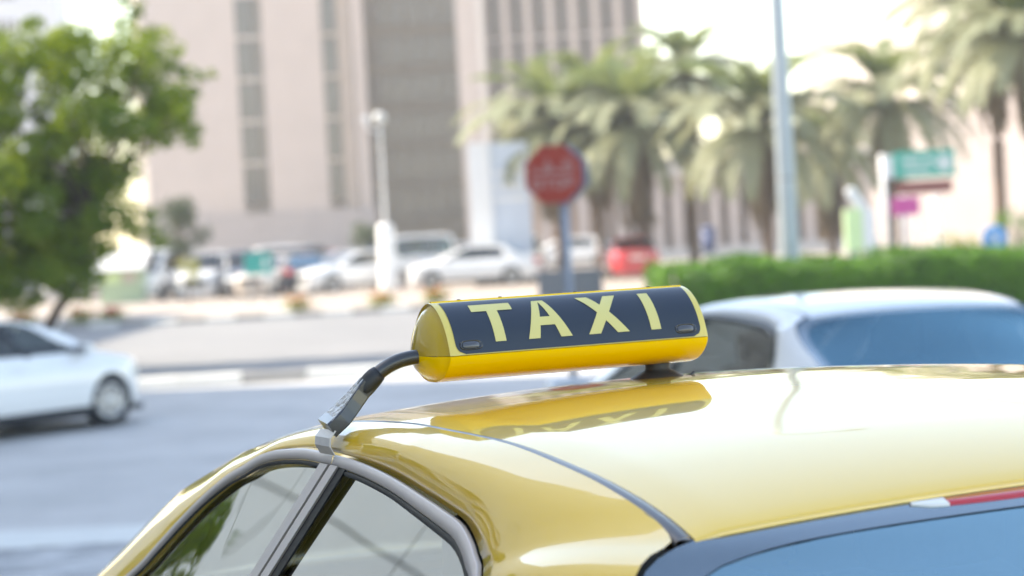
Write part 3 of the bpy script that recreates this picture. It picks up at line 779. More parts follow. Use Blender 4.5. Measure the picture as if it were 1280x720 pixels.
up_o = shell(upc, True).build('upper_shell', M['signupper'], sgn)
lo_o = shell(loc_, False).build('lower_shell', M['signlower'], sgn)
q = MB()
q.b(-.0035, .0035, -HL + .004, HL - .004, .1215, .1240); q.build('top_ridge', M['signlower'], sgn)
for yy in (-.16, -.03, .10, .17):
    q = MB(); q.lathe([(0, .1254), (.003, .1251), (.0035, .1236)], 8, 'z', (0, yy, 0)); q.build('ridge_screw', M['rubber'], sgn)
# panel on both long faces; s runs left to right as seen from that face, t from the bottom up
def face(s_, t, off, sgnx):
    i0, i1 = 20.75, 2.4
    f = i0 + (i1 - i0) * t; i = int(min(20, math.floor(f))); p = upc[i].lerp(upc[i + 1], f - i)
    d = (upc[min(21, i + 1)] - upc[max(0, i - 1)]).normalized(); n_ = Vector((-d.z, 0, d.x))
    if n_.x < 0: n_ = -n_
    p = p + n_ * off
    y = (.2105 - .421 * s_)
    return (-p.x, y, p.z) if sgnx < 0 else (p.x, -y, p.z)
def stroke(mb, a0, b0, t0, a1, b1, t1, off, sx, nt_=10, ns=3):
    a0, b0, a1, b1 = [.487 + (v - .5) * .945 for v in (a0, b0, a1, b1)]
    rows = []
    for i in range(nt_ + 1):
        t = i / nt_; a = a0 + (a1 - a0) * t; b_ = b0 + (b1 - b0) * t
        rows.append([face(a + (b_ - a) * k / ns, t0 + (t1 - t0) * t, off, sx) for k in range(ns + 1)])
    mb.grid(rows)
for sx in (-1, 1):
    q = MB(); rows = []; rc = .035
    for i in range(25):
        t = i / 24; ins = 0
        if t < .16: ins = rc * (1 - math.sqrt(max(0, 1 - ((.16 - t) / .16) ** 2)))
        rows.append([face(ins + (1 - 2 * ins) * k / 30, t, .0009, sx) for k in range(31)])
    q.grid(rows); pn = q.build('navy_panel', M['navy'], sgn)
    ft = .15; tt = .84
    q = MB(); stroke(q, .152, .197, ft, .152, .197, tt - .16, .0018, sx); stroke(q, .09, .262, tt - .16, .09, .262, tt, .0018, sx, 3, 12); q.build('letter_t', M['letter'], sgn)
    q = MB(); stroke(q, .292, .341, ft, .360, .386, tt, .0018, sx); stroke(q, .430, .479, ft, .381, .407, tt, .00195, sx); stroke(q, .335, .436, ft + .20, .345, .425, ft + .345, .0017, sx, 3, 6); q.build('letter_a', M['letter'], sgn)
    q = MB(); stroke(q, .550, .602, ft, .672, .724, tt, .0018, sx); stroke(q, .676, .728, ft, .548, .600, tt, .00195, sx); q.build('letter_x', M['letter'], sgn)
    q = MB(); stroke(q, .824, .868, ft, .824, .868, tt, .0018, sx); q.build('letter_i', M['letter'], sgn)
    for s0 in (.060, .937):
        q = MB()
        ring = []
        for k in range(24):
            a = 2 * math.pi * k / 24; ca_, sa_ = math.cos(a), math.sin(a)
            ring.append((math.copysign(abs(ca_) ** .6, ca_) * .045, math.copysign(abs(sa_) ** .6, sa_) * .075))
        rws = [[face(s0 + x * k_, .13 + y * k_, o_, sx) for x, y in ring] for k_, o_ in ((1.0, .0010), (.96, .0026), (.86, .0028), (.80, .0013), (.0, .0013))]
        q.grid(rws, close=True); lz = q.build('marker_lamp', M['blackgloss'], sgn)
        q = MB(); q.grid([[face(s0 + x * k_, .13 + y * k_, o_, sx) for x, y in ring] for k_, o_ in ((.74, .0012), (.66, .0026), (0, .0029))], close=True)
        q.build('lamp_lens', M['lens'], lz)
# suction foot under the right end
fy = .055 - .2245
q = MB(); q.lathe([(.0, .012), (.0195, .012), (.0200, .004), (.0195, -.006), (.0215, -.010), (.030, -.0135), (.040, -.0185), (.0465, -.0235), (.0475, -.0255), (.040, -.0245), (.0, -.0245)], 36, 'z', (0, fy, 0))
q.tube([(-.02, fy - .040, -.0228), (-.016, fy - .052, -.0215), (-.014, fy - .058, -.017)], .0028, 8)
q.build('suction_foot', M['foot'], sgn)
# arm from the left end down to the door frame
L0 = lambda x, y, z: (x + .02, y - .2245, z - 1.464)
path = crom([L0(-.02, .44, 1.504), L0(-.016, .475, 1.5045), L0(-.012, .505, 1.498), L0(-.006, .531, 1.482), L0(0, .556, 1.456), L0(.004, .578, 1.432), L0(.006, .598, 1.4135), L0(.008, .612, 1.404)], 26)
q = MB(); q.tube(path[:20], [.0115] * 19 + [.012], 14, flat=1.0); arm = q.build('support_arm', M['armblack'], sgn)
q = MB(); q.tube(path[11:17], [.0125, .0145, .0150, .0150, .0145, .0125], 14); q.build('shrink_sleeve', M['rubber'], arm)
# lower clamp block, taped
def loft(secs):
    mb = MB(); mb.grid(secs, smooth=False, close=True); mb.add(secs[0], [tuple(range(len(secs[0])))]); mb.add(secs[-1], [tuple(range(len(secs[-1])))]); return mb
def rect(c, tdir, hw, hh, ch=.0025):
    c = Vector(c); t = Vector(tdir).normalized(); a = Vector((1, 0, 0)); a = (a - t * a.dot(t)).normalized(); b_ = t.cross(a)
    if b_.z < 0: b_ = -b_
    pts = [(-hw + ch, -hh), (hw - ch, -hh), (hw, -hh + ch), (hw, hh - ch), (hw - ch, hh), (-hw + ch, hh), (-hw, hh - ch), (-hw, -hh + ch)]
    return [c + a * u + b_ * v for u, v in pts]
secs = []
for i, hw in ((14, .012), (16, .0135), (18, .017), (20, .022), (22, .028), (25, .033)):
    tdir = path[min(25, i + 1)] - path[i - 1]; secs.append(rect(path[i] + Vector((0, 0, .002)), tdir, hw, .0125))
cb = loft(secs).build('clamp_block', M['armblack'], sgn)
secs = []
for i, hw in ((15, .0105), (18, .0155), (21, .0235), (24, .0305)):
    tdir = path[min(25, i + 1)] - path[i - 1]; nb = Vector((1, 0, 0)).cross(tdir).normalized(); nb = nb if nb.z > 0 else -nb
    secs.append(rect(path[i] + Vector((0, 0, .002)) + nb * .0110, tdir, hw, .0016, .0008))
loft(secs).build('tape_wrap', M['tape'], cb)
q = MB(); rows = []
for (y, z) in ((.609, 1.403), (.6180, 1.392), (.6195, 1.3795), (.6120, 1.3655)):
    rows.append([L0(x, y, z) for x in (-.026, .040)])
q.grid(rows, smooth=False); rows2 = [[(p[0], p[1] + .0022, p[2] + .0008) for p in r_] for r_ in rows]; q.grid(rows2, smooth=False)
for e in (0, 1): q.grid([[r_[e], r2[e]] for r_, r2 in zip(rows, rows2)], smooth=False)
q.build('steel_clip', M['clip'], sgn)

# ---- sedan parked on the right, sedan driving off on the left
def place_by(root, local, px, py, Y, rz):
    """put the car so that a point of it stands at the distance Y seen there"""
    P = at(px, py, Y); off = Matrix.Rotation(rz, 3, 'Z') @ Vector(local)
    place(root, P.x - off.x, P.y - off.y, rz); return P.z - zg(Y) - local[2]
RS = make_car('parked_sedan', SEDAN2, 'sedan', M['silverwhite'], 'pearl white sedan parked beyond the taxi in front of the hedge', 'car')
place_by(RS, (-1.09, .574, 1.337), 1014, 399, 11.4, math.pi / 2 + R(20)); RS.scale = (1.045, 1.045, 1.035)
LS = make_car('moving_sedan', SEDAN2, 'sedan', M['white'], 'white sedan on the road at the left edge, front wheel showing', 'car')
place_by(LS, (1.58, -.88, 0.0), 143, 538, 29.6, R(54))
for ch in LS.children:
    if ch.name.startswith('wheel') and ch.type == 'EMPTY' and ch.location.x > 0: ch.rotation_euler.z += R(-10)

# ---- vehicles in the far parking row
G = 'vehicles parked along the far side of the road'
far = [
    ('parked_van', VAN, 'van', 'white', 205, 75.0, 250, 'white van parked right of the leafy street tree, facing the road', 'van'),
    ('parked_suv', SUV, 'suv', 'white', 266, 74.0, 262, 'white sport utility car in front of the left tower, below the window strip', 'car'),
    ('parked_suv', SUV, 'suv', 'dark', 306, 73.0, 282, 'dark blue sport utility car just right of the white one, below the teal sign', 'car'),
    ('parked_car', SEDAN2, 'sedan', 'beige', 350, 72.5, 250, 'beige sedan parked below the teal sign in the far row', 'car'),
    ('parked_car', SEDAN2, 'sedan', 'silver', 432, 80.0, 205, 'silver sedan behind the white sedan in the far row', 'car'),
    ('parked_car', SEDAN2, 'sedan', 'white', 452, 72.0, 212, 'white sedan parked at an angle in the far row, nose to the kerb', 'car'),
    ('parked_van', VAN, 'van', 'white', 507, 80.0, 215, 'white van parked beneath the globe street lamp', 'van'),
    ('parked_car', SEDAN2, 'sedan', 'white', 600, 69.5, 178, 'white sedan parked side on below the white pylon sign', 'car'),
    ('parked_suv', SUV, 'suv', 'white', 655, 73.0, 270, 'white sport utility car left of the grey cabinet and stop sign pole', 'car'),
    ('parked_car', SEDAN2, 'sedan', 'red', 792, 70.0, 93, 'red sedan parked behind the taxi sign and the end of the hedge', 'car'),
    ('parked_car', SEDAN2, 'sedan', 'white', 15, 78.0, 190, 'white sedan parked under the street tree at the left edge', 'car'),
    ('parked_suv', SUV, 'suv', 'silver', 95, 79.0, 265, 'silver sport utility car behind the trunk of the street tree', 'car'),
    ('parked_car', SEDAN2, 'sedan', 'dark', 384, 73.0, 93, 'dark sedan with red tail lights between the beige and silver sedans', 'car'),
    ('parked_car', SEDAN2, 'sedan', 'dark', 230, 92.0, 172, 'dark sedan half hidden behind the two white vehicles left of the teal sign', 'car'),
    ('parked_suv', SUV, 'suv', 'silver', 345, 95.0, 165, 'silver sport utility car behind the beige sedan, before the shelter', 'car'),
    ('parked_van', VAN, 'van', 'beige', 548, 91.0, 268, 'beige van right of the globe lamp, behind the first row', 'van'),
    ('parked_car', SEDAN2, 'sedan', 'red', 405, 93.0, 15, 'red sedan peeping out behind the dark and silver sedans', 'car'),
    ('parked_suv', SUV, 'suv', 'dark', 620, 92.0, 262, 'dark sport utility car behind the sedan below the pylon sign', 'car'),
    ('parked_car', SEDAN2, 'sedan', 'white', 720, 84.0, 175, 'white sedan parked behind the stop sign pole under the palms', 'car'),
    ('parked_car', SEDAN2, 'sedan', 'silver', 566, 88.0, 185, 'silver sedan parked behind the white van by the lamp', 'car'),
]
for nm, S, kd, pt, px, Y, rz, lab, cat in far:
    Y *= 1.22
    o = make_car(nm, S, kd, M[pt], lab, cat, G); place(o, at(px, 380, Y).x, Y, R(rz))

# ------------------------------------------------------------------ towers and other buildings
def wmesh(wd, ht, m, fm, dep=.25):
    g = MB(); g.b(-wd / 2, wd / 2, -.02, .02, 0, ht); gm = g.mesh('window', m)
    return gm
def bbox(root, name, x0, x1, y0, y1, z0, z1, m):
    return MB().b(x0, x1, y0, y1, z0, z1).build(name, m, root)

def pxw(px, Y): return at(px, 160, Y).x
# tower with two window strips (pink stone)
Y1 = 190.0; t1 = empty('pink_tower', (pxw(182, Y1), Y1, 0.0), R(10)); tag(t1, 'tall pink stone tower with two vertical strips of windows', 'building')
k1_ = Y1 / FPX / math.cos(R(10)) * 1.0
def T1(px): return (px - 182) * k1_ * 1.02
H1 = 36.0
piers = [(182, 296, 'pink'), (328, 400, 'pink'), (421, 437, 'tan'), (438, 452, 'pink')]  # tan pier: the shade of a side turned from the sun, as darker stone
for a, b_, m_ in piers: bbox(t1, 'stone_pier', T1(a), T1(b_), 0 if m_ == 'pink' else .6, 14, 4.2, H1, M[m_])
bbox(t1, 'plinth', -.4, T1(452) + .3, -.5, 14.2, 0, 4.18, M['mauve'])
bbox(t1, 'tower_core', T1(180), T1(450), 1.6, 16, 4.2, H1 + 1, M['tan'])
for k in range(8): bbox(t1, 'side_fin', -.35, 0.02, 1.2 + k * 1.75, 2.1 + k * 1.75, 4.2, H1, M['cream'])  # sunlit side: fins and wall lightened from pink to cream by colour
bbox(t1, 'side_wall', -.1, .3, .2, 15.9, 4.2, H1 - .3, M['cream'])
fh = 3.32
wA = MB().b(0, T1(318) - T1(297), 0, .06, 0, 3.0).mesh('window', M['winglass']); wB = MB().b(0, T1(327) - T1(320), 0, .06, 0, 3.0).mesh('window', M['bronzeglass']); wC = MB().b(0, T1(420) - T1(402), 0, .06, 0, 3.05).mesh('window', M['winglass'])
for f_ in range(9):
    z = 5.0 + f_ * fh
    for (me, x, d) in ((wA, T1(297), .55), (wB, T1(320), .75), (wC, T1(402), .9)):
        o = link('window', me, t1); o.location = (x, d, z)
    for (xa, xb_) in ((T1(296), T1(328)), (T1(400), T1(421))):
        bbox(t1, 'spandrel', xa + .01, xb_ - .01, .35, 1.55, z + 3.02, z + fh - .02, M['tan'] if xa > 10 else M['pink'])
# dark bronze tower
Y2 = 205.0; t2 = empty('bronze_tower', (pxw(440, Y2), Y2, 0), 0); tag(t2, 'dark bronze glass office tower between the pink towers', 'building')
def T2(px): return (px - 440) * Y2 / FPX
bbox(t2, 'tower_core', T2(440), T2(590), .5, 20, 0, 40, M['bronze'])
w2 = MB().b(0, T2(463) - T2(441) - .12, -.12, .1, 0, 2.15).mesh('window', M['bronzeglass'])
for f_ in range(11):
    for k in range(6):
        o = link('window', w2, t2); o.location = (T2(448 + 22 * k), .5, 3.4 + f_ * 3.25)
    bbox(t2, 'floor_band', T2(446), T2(582), .25, .49, 5.75 + f_ * 3.25, 6.35 + f_ * 3.25, M['bronze'])
for k in range(7): bbox(t2, 'mullion', T2(446.5 + 22 * k) - .07, T2(446.5 + 22 * k) + .07, .1, .5, 3, 39.5, M['bronze'])
# tower with fins
Y3 = 185.0; t3 = empty('finned_tower', (pxw(577, Y3), Y3, 0), R(-3)); tag(t3, 'pink tower with tall vertical fins behind the palm cluster', 'building')
def T3(px): return (px - 577) * Y3 / FPX
bbox(t3, 'corner_pier', T3(577), T3(612), 0, 18, 0, 37, M['pink'])
bbox(t3, 'tower_core', T3(612), T3(804), 1.4, 18, 0, 36.5, M['mauve'])
bbox(t3, 'white_downpipe', T3(604), T3(611), -.25, -.02, 0, 37, M['palecream'])
for k in range(7):
    a = 614 + 28.2 * k
    bbox(t3, 'fin', T3(a + 20), T3(a + 27), .95, 1.39, 0, 36.8, M['pink'])
    for f_ in range(5):
        bbox(t3, 'window_strip', T3(a + .2), T3(a + 19.5), 1.25, 1.38, 3 + f_ * 6.8, 9.5 + f_ * 6.8, M['browngl'])
# pale office block at upper left
Y4 = 235.0; t4 = empty('pale_office_block', (pxw(-60, Y4), Y4, 0), R(4)); tag(t4, 'pale blue white office block behind the street tree, top left', 'building')
def T4(px): return (px + 60) * Y4 / FPX
bbox(t4, 'wall', 0, T4(72), 0, 15, 0, 34, M['bluewhite'])
w4 = MB().b(0, .42, -.06, .05, 0, 1.5).mesh('window', M['winglass'])
for f_ in range(9):
    for k in range(10):
        o = link('window', w4, t4); o.location = (.4 + k * .66, 0, 2.2 + f_ * 3.5)
# bright cream block on the right
Y5 = 165.0; t5 = empty('cream_building', (pxw(1014, Y5), Y5, 0), R(-58)); tag(t5, 'sunlit cream building behind the palms on the right', 'building')
bbox(t5, 'wall', 0, 60, 0, 14, 9.2, 42, M['cream'])
bbox(t5, 'podium', -.4, 60.4, -.6, 14.3, 0, 8.6, M['mauve'])  # mauve instead of cream: the podium's shade is put into its colour
bbox(t5, 'ledge', -.3, 60.3, -.8, 14.2, 8.61, 9.18, M['palecream'])
for k in range(9): bbox(t5, 'floor_joint', -.02, 60.1, -.06, -.002, 12.4 + k * 3.3, 12.9 + k * 3.3, M['palecream'])
w5 = MB().b(0, 1.4, -.04, .03, 0, .5).mesh('window_slot', M['palecream'])
for k in range(12):
    for f_ in range(8):
        o = link('window_slot', w5, t5); o.location = (2.5 + k * 4.6, 0, 10.6 + f_ * 3.3)
q = MB(); q.tube([(0, 0, 0), (-.9, -.3, .3)], .06, 8); rbox(q, (-1.0, -.35, .28), (.28, .2, .14)); o = q.build('bracket_lamp', M['box'], t5); o.location = (.1, -.1, 19.0)
# low arcade
Y6 = 118.0; t6 = empty('arcade_building', (pxw(640, Y6), Y6, .12), 0); tag(t6, 'low pinkish arcade with square columns behind the palms', 'building')
def T6(px): return (px - 640) * Y6 / FPX
bbox(t6, 'back_wall', T6(640), T6(1085), 2.5, 3.0, 0, 5.0, M['pink'])
bbox(t6, 'roof_beam', T6(632), T6(1090), -.5, 3.2, 4.0, 4.9, M['palecream'])
bbox(t6, 'plinth', T6(636), T6(1088), -.6, 2.45, 0, .5, M['palecream'])
cm = MB().b(-.28, .28, -.28, .28, .5, 4.0).mesh('column', M['pink'])
for k in range(19):
    o = link('column', cm, t6); o.location = (T6(652 + k * 23.5), 0, 0)
dm = MB().b(-.45, .45, -.03, .03, .5, 2.7).mesh('doorway', M['tan'])
for k in range(18):
    o = link('doorway', dm, t6); o.location = (T6(664 + k * 23.5), 2.46, 0)

# large pale building to the left, out of frame: shades the forecourt and is mirrored in the taxi
t7 = empty('panelled_building', (-27, 4, 0), 0); tag(t7, 'pale panelled building left of the forecourt, mirrored in the taxi windows', 'building')
bbox(t7, 'wall', -18, -.3, -38, 39, 0, 41, M['paneljoint'])
q = MB()
for i in range(19):
    for j in range(9):
        q.b(-.29, 0, -38 + i * 4.05 + .04, -38 + (i + 1) * 4.05 - .04, 4.4 + j * 4 + .04, 4.4 + (j + 1) * 4 - .04)
tag(q.build('wall_panel', M['panel'], t7, fix=False), kind='stuff')
bbox(t7, 'wing_wall', -18, -.3, 39.02, 74, 0, 19, M['paneljoint'])  # unseen low wing, added so the taxi's front pillar mirrors wall, not sky
q = MB()
for i in range(9):
    for j in range(4): q.b(-.29, 0, 39.05 + i * 3.88 + .04, 39.05 + (i + 1) * 3.88 - .04, 2.9 + j * 4 + .04, 2.9 + (j + 1) * 4 - .04)
tag(q.build('wing_panel', M['panel'], t7, fix=False), kind='stuff')
cm7 = MB().b(0, .9, -.55, .55, 0, 4.3).mesh('column', M['palecream'])
for i in range(26):
    o = link('column', cm7, t7); o.location = (0, -36.5 + i * 3.0, 0)
fn7 = MB().b(.01, .8, -.3, .3, 4.5, 30).mesh('stone_fin', M['palecream'])
for i in range(14):
    o = link('stone_fin', fn7, t7); o.location = (0, -36 + i * 2.03, 0)

# ------------------------------------------------------------------ trees, palms, hedge
def leafquad(mb, p, n_, L, W_, rr):
    n_ = n_.normalized(); a = n_.cross(Vector((rr.uniform(-1, 1), rr.uniform(-1, 1), rr.uniform(-1, 1))))
    if a.length < 1e-3: a = n_.orthogonal()
    a.normalize(); b_ = n_.cross(a)
    mb.add([p - a * L * .5, p + b_ * W_ * .5 - a * .05 * L + n_ * .1 * L, p + a * L * .5, p - b_ * W_ * .5 - a * .05 * L + n_ * .1 * L], [(0, 1, 2, 3)])
def tree(name, base, clumps, trunk, label, leaf, leaves=220, L=.11, seed=1, cat='tree', r_t=.11, group=None, sparse=None):
    """clumps: list of (Vector, radius); trunk: polyline"""
    rr = random.Random(seed); root = empty(name, base); tag(root, label, cat, group); b0 = Vector(base)
    tm = MB(); tp = [Vector(p) - b0 for p in trunk]
    tm.tube(crom(tp, 12), [r_t * (1 - .6 * i / 11) for i in range(12)], 9)
    fk = [tp[-1], tp[-1].lerp(tp[-2], .45), tp[-1].lerp(tp[-2], .8)]
    for c_, r_ in clumps:
        if rr.random() < .4:
            c_ = c_ - b0; s_ = fk[rr.randrange(3)]; m_ = s_.lerp(c_, .5) + Vector((rr.uniform(-.2, .2), rr.uniform(-.2, .2), rr.uniform(0, .3)))
            tm.tube(crom([s_, m_, c_], 7), [r_t * .30 * (1 - .8 * i / 6) for i in range(7)], 6)
    tm.build('trunk', M['bark'], root)
    lm = MB()
    for c_, r_ in clumps:
        c_ = c_ - b0; n = int(leaves * (r_ / .5) ** 2 * (sparse(c_ + b0) if sparse else 1))
        for _ in range(n):
            d = Vector((rr.gauss(0, 1), rr.gauss(0, 1), rr.gauss(0, 1))).normalized() * r_ * rr.uniform(.25, 1.0) ** .5
            d.z *= .8; n_ = d.normalized() + Vector((rr.uniform(-.8, .8), rr.uniform(-.8, .8), rr.uniform(-.2, 1.0)))
            leafquad(lm, c_ + d, n_, L * rr.uniform(.7, 1.3), L * .55 * rr.uniform(.7, 1.3), rr)
    lm.build('crown', leaf, root, fix=False)
    return root
def px_clumps(lst, Y, dspread, rr):
    res = []
    for px, py, r_ in lst: res.append((at(px, py, Y + rr.uniform(-dspread, dspread)), r_ * Y / FPX))
    return res
rr = random.Random(11)
Yt = 43.0
lst = []
outline = [(-60, 60, 330), (-20, 50, 360), (20, 70, 365), (55, 65, 355), (88, 60, 345), (122, 66, 330), (155, 80, 215), (190, 85, 190), (215, 115, 180)]
for (x, ya, yb_) in outline:
    y = ya
    while y < yb_:
        lst.append((x + rr.uniform(-16, 16), y + rr.uniform(-10, 10), rr.uniform(26, 42))); y += rr.uniform(30, 44)
lst += [(100, 42, 20), (72, 50, 22), (155, 30, 20), (165, 10, 18), (150, -12, 20), (185, 62, 24), (232, 92, 15), (250, 95, 10), (264, 92, 7), (214, 150, 24), (235, 160, 20), (222, 60, 12), (205, 44, 14), (175, 95, 24), (40, 30, 16), (150, 275, 26), (175, 285, 24), (196, 300, 14), (130, 310, 22), (165, 262, 20), (185, 268, 12), (200, 128, 26), (180, 158, 24), (-100, 150, 60), (-140, 190, 70), (-110, 250, 60), (-30, 300, 40), (238, 118, 14), (228, 138, 16), (240, 178, 12), (205, 172, 18), (215, 85, 16), (192, 40, 14), (172, 45, 18), (150, 55, 22), (30, 330, 34), (60, 338, 28), (5, 345, 34), (100, 330, 24), (85, 300, 36), (45, 290, 40), (110, 270, 36), (120, 215, 34), (75, 230, 40), (30, 220, 40), (140, 240, 26)]
cl = px_clumps(lst, Yt, 1.3, rr)
tb = at(62, 408, Yt); tb = Vector((tb.x - .25, Yt, 0))
tree('street_tree', tb, cl, [tb, at(64, 402, Yt), at(84, 372, Yt), at(104, 345, Yt), at(112, 300, Yt), at(120, 240, Yt)], 'leafy green street tree with a leaning trunk at the left edge', M['leaf'], 350, .15, 5, r_t=.12, sparse=lambda p: interp([(-8.2, 1.0), (-6.9, .62), (-6.0, .6)], p.x))
# tree left of the forecourt, mirrored in the front door window
cl = []
for _ in range(46):
    a = rr.uniform(0, 6.28); d = rr.uniform(0, 1.7); cl.append((Vector((-13.4 + d * math.cos(a), 22 + d * math.sin(a), rr.uniform(1.2, 5.4))), rr.uniform(.45, .75)))
tree('forecourt_tree', (-13.4, 22, 0), cl, [(-13.4, 22, 0), (-13.3, 22, 1.5), (-13.2, 22.1, 3.5)], 'green tree left of the forecourt, seen mirrored in the front door glass', M['leaf'], 170, .2, 9, r_t=.16)
# greyish tree and bushes in the far row
cl = px_clumps([(225 + rr.uniform(-26, 26), 283 + rr.uniform(-30, 30), rr.uniform(10, 17)) for _ in range(26)], 92, 1.0, rr)
b_ = at(225, 340, 92); tree('round_tree', (b_.x, 92, .12), cl, [(b_.x, 92, .12), (b_.x, 92, 1.6), (b_.x + .1, 92, 2.6)], 'grey green round tree behind the white van, right of the street tree', M['leafd'], 120, .16, 12)
cl = px_clumps([(236 + rr.uniform(-10, 10), 340 + rr.uniform(-14, 14), rr.uniform(7, 10)) for _ in range(10)], 82, .4, rr)
b_ = at(236, 360, 82); tree('yellow_shrub', (b_.x, 82, .12), cl, [(b_.x, 82, .12), (b_.x, 82, .5), (b_.x, 82, .9)], 'yellowish shrub between the white van and the white utility car', M['leafy'], 90, .12, 13, 'shrub', .05)
cl = px_clumps([(462 + rr.uniform(-16, 16), 297 + rr.uniform(-14, 14), rr.uniform(8, 13)) for _ in range(14)], 98, .6, rr)
b_ = at(462, 340, 98); tree('dark_shrub', (b_.x, 98, .12), cl, [(b_.x, 98, .12), (b_.x, 98, .8), (b_.x, 98, 1.6)], 'dark green shrub at the foot of the bronze tower, left of the globe lamp', M['leafd'], 110, .16, 14, 'shrub', .08)
cl = px_clumps([(1200 + rr.uniform(-26, 26), 303 + rr.uniform(-9, 9), rr.uniform(8, 12)) for _ in range(14)], 56, .5, rr)
b_ = at(1200, 330, 56); tree('lime_shrub', (b_.x, 56, 0), cl, [(b_.x, 56, 0), (b_.x, 56, .5), (b_.x, 56, 1.0)], 'lime yellow shrub behind the hedge beside the blue round sign', M['leafy'], 110, .1, 15, 'shrub', .05)
cl = px_clumps([(1268 + rr.uniform(-22, 30), 282 + rr.uniform(-18, 18), rr.uniform(9, 15)) for _ in range(18)], 58, .6, rr)
b_ = at(1272, 330, 58); tree('green_shrub', (b_.x, 58, 0), cl, [(b_.x, 58, 0), (b_.x, 58, .6), (b_.x, 58, 1.2)], 'dark green shrub at the foot of the tall palm on the right edge', M['hedge'], 110, .1, 16, 'shrub', .05)
# flowering bushes along the far kerb
fb = [(28, 382, 'flower', 'orange flowering bush near the left edge of the far kerb'), (100, 382, 'flower', 'orange flowering bush right of the street tree trunk'), (138, 380, 'flowerred', 'red flowering bush in front of the green kiosk'), (372, 380, 'flower', 'orange flowering bush in front of the beige sedan'), (478, 381, 'flower', 'orange flowering bush in front of the white sedan at an angle'), (545, 372, 'flower', 'orange flowering bush left of the sedan below the pylon sign')]
for i, (px, py, fl_, lab) in enumerate(fb):
    Y = 68.0; c_ = at(px, py, Y); base = Vector((c_.x, Y, .12)); rq = random.Random(40 + i); root = empty('flower_bush', base); tag(root, lab, 'bush', 'flowering bushes along the far kerb')
    lm, fm_ = MB(), MB()
    for _ in range(420):
        d = Vector((rq.gauss(0, .20), rq.gauss(0, .16), abs(rq.gauss(.16, .12)))); leafquad(lm, d, d + Vector((0, 0, .2)), .1, .06, rq)
    for _ in range(46):
        d = Vector((rq.gauss(0, .18), rq.gauss(-.04, .15), abs(rq.gauss(.26, .10)))); leafquad(fm_, d, Vector((rq.uniform(-.6, .6), -.8, rq.uniform(0, 1))), .09, .09, rq)
    lm.build('foliage', M['leaf'], root, fix=False); tag(fm_.build('flowers', M[fl_], root, fix=False), kind='stuff')

# palms
def frond(L, up0, curl, ll, seed, sag=.35):
    rq = random.Random(seed); mb = MB(); n = 30; pts = []; a = up0; p = Vector((0, 0, 0)); st = L / n
    for i in range(n + 1):
        pts.append(p.copy()); p = p + Vector((math.cos(a), 0, math.sin(a))) * st; a -= curl / n * (1 + .8 * i / n)
    mb.tube(pts[::2], [.03 * (1 - .85 * i / 15) for i in range(16)], 4, cap=False)
    for i in range(2, n + 1):
        t = i / n; l_ = ll * (1 - .55 * t ** 3) * min(1, .35 + t * 2.2)
        d = (pts[i] - pts[i - 1]).normalized(); nn = Vector((-d.z, 0, d.x))
        for sd_ in (1, -1):
            for hh in (0, .5):
                b_ = pts[i - 1].lerp(pts[i], hh); out_ = (Vector((0, sd_, 0)) * .78 + d * .6 + nn * rq.uniform(.0, .35)).normalized()
                tip = b_ + out_ * l_ * rq.uniform(.85, 1.1) + Vector((0, 0, -sag * l_ * rq.uniform(.5, 1.2))); wv = d * .036
                md = b_.lerp(tip, .5) + Vector((0, 0, .05 * l_))
                mb.add([b_ - wv * .6, b_ + wv * .6, md + wv, tip, md - wv], [(0, 1, 2, 4), (4, 2, 3)])
    return mb
FR = []
for k in range(3):
    FR.append([frond(2.9, R(70), R(60), .5, k).mesh('frond', M['palmyoung'], False), frond(3.3, R(40), R(70), .55, 10 + k).mesh('frond', M['palm'], False),
               frond(3.2, R(10), R(62), .5, 20 + k, .5).mesh('frond', M['palm'], False), frond(2.5, R(-35), R(40), .35, 30 + k, .6).mesh('frond', M['palmdry'], False)])
TRK = {}
def palm(px, py, Y, scale, label, seed, counts=(9, 15, 15, 12), lean=0.0, hang=0):
    rq = random.Random(seed); c_ = at(px, py, Y); z0 = .12 if Y > 66 else 0; root = empty('date_palm', (c_.x, Y, z0)); tag(root, label, 'palm tree', 'date palms beyond the road')
    h = c_.z - z0; tm = MB(); n = 40; pts = []; rad = []
    for i in range(n + 1):
        t = i / n; pts.append((-lean * (1 - t) * h * 0 + lean * h * t * 0 + .04 * math.sin(t * 3), 0, t * h)); rad.append((.19 - .03 * t + (.10 * max(0, t - .86) / .14) + (.018 if i % 2 else 0)) * (1.0))
    tm.tube(pts, rad, 10); tm.build('trunk', M['palmbark'], root)
    for lvl, cnt in enumerate(counts):
        for k in range(cnt):
            o = link('frond', FR[rq.randrange(3)][lvl], root); o.location = (0, 0, h - .12 * lvl)
            o.rotation_euler = (rq.uniform(-.12, .12), rq.uniform(-.16, .16) + (0, 0, .1, .55)[lvl], 2 * math.pi * (k + rq.uniform(-.3, .3)) / cnt + lvl)
            s_ = scale * 1.22 * rq.uniform(.85, 1.12); o.scale = (s_, s_, s_)
    return root
palm(692, 150, 88, 1.0, 'date palm behind the stop sign, left end of the palm cluster', 1, (10, 22, 26, 30))
palm(742, 135, 92, 1.08, 'date palm in the middle of the palm cluster, right of the stop sign', 2, (10, 22, 26, 30))
palm(794, 150, 86, 1.05, 'date palm at the right end of the palm cluster', 3, (10, 22, 26, 30))
palm(856, 88, 88, .78, 'tall slim date palm against the sky, left of the grey lamp pole', 4, (16, 20, 16, 12))
palm(952, 150, 80, .98, 'date palm directly behind the grey lamp pole', 5, (14, 20, 20, 22))
palm(1106, 120, 84, .98, 'date palm above the green road sign', 6, (14, 20, 20, 18))
palm(1238, 20, 74, .98, 'tall date palm near the right edge with a bare reddish trunk', 7, (14, 22, 22, 14))
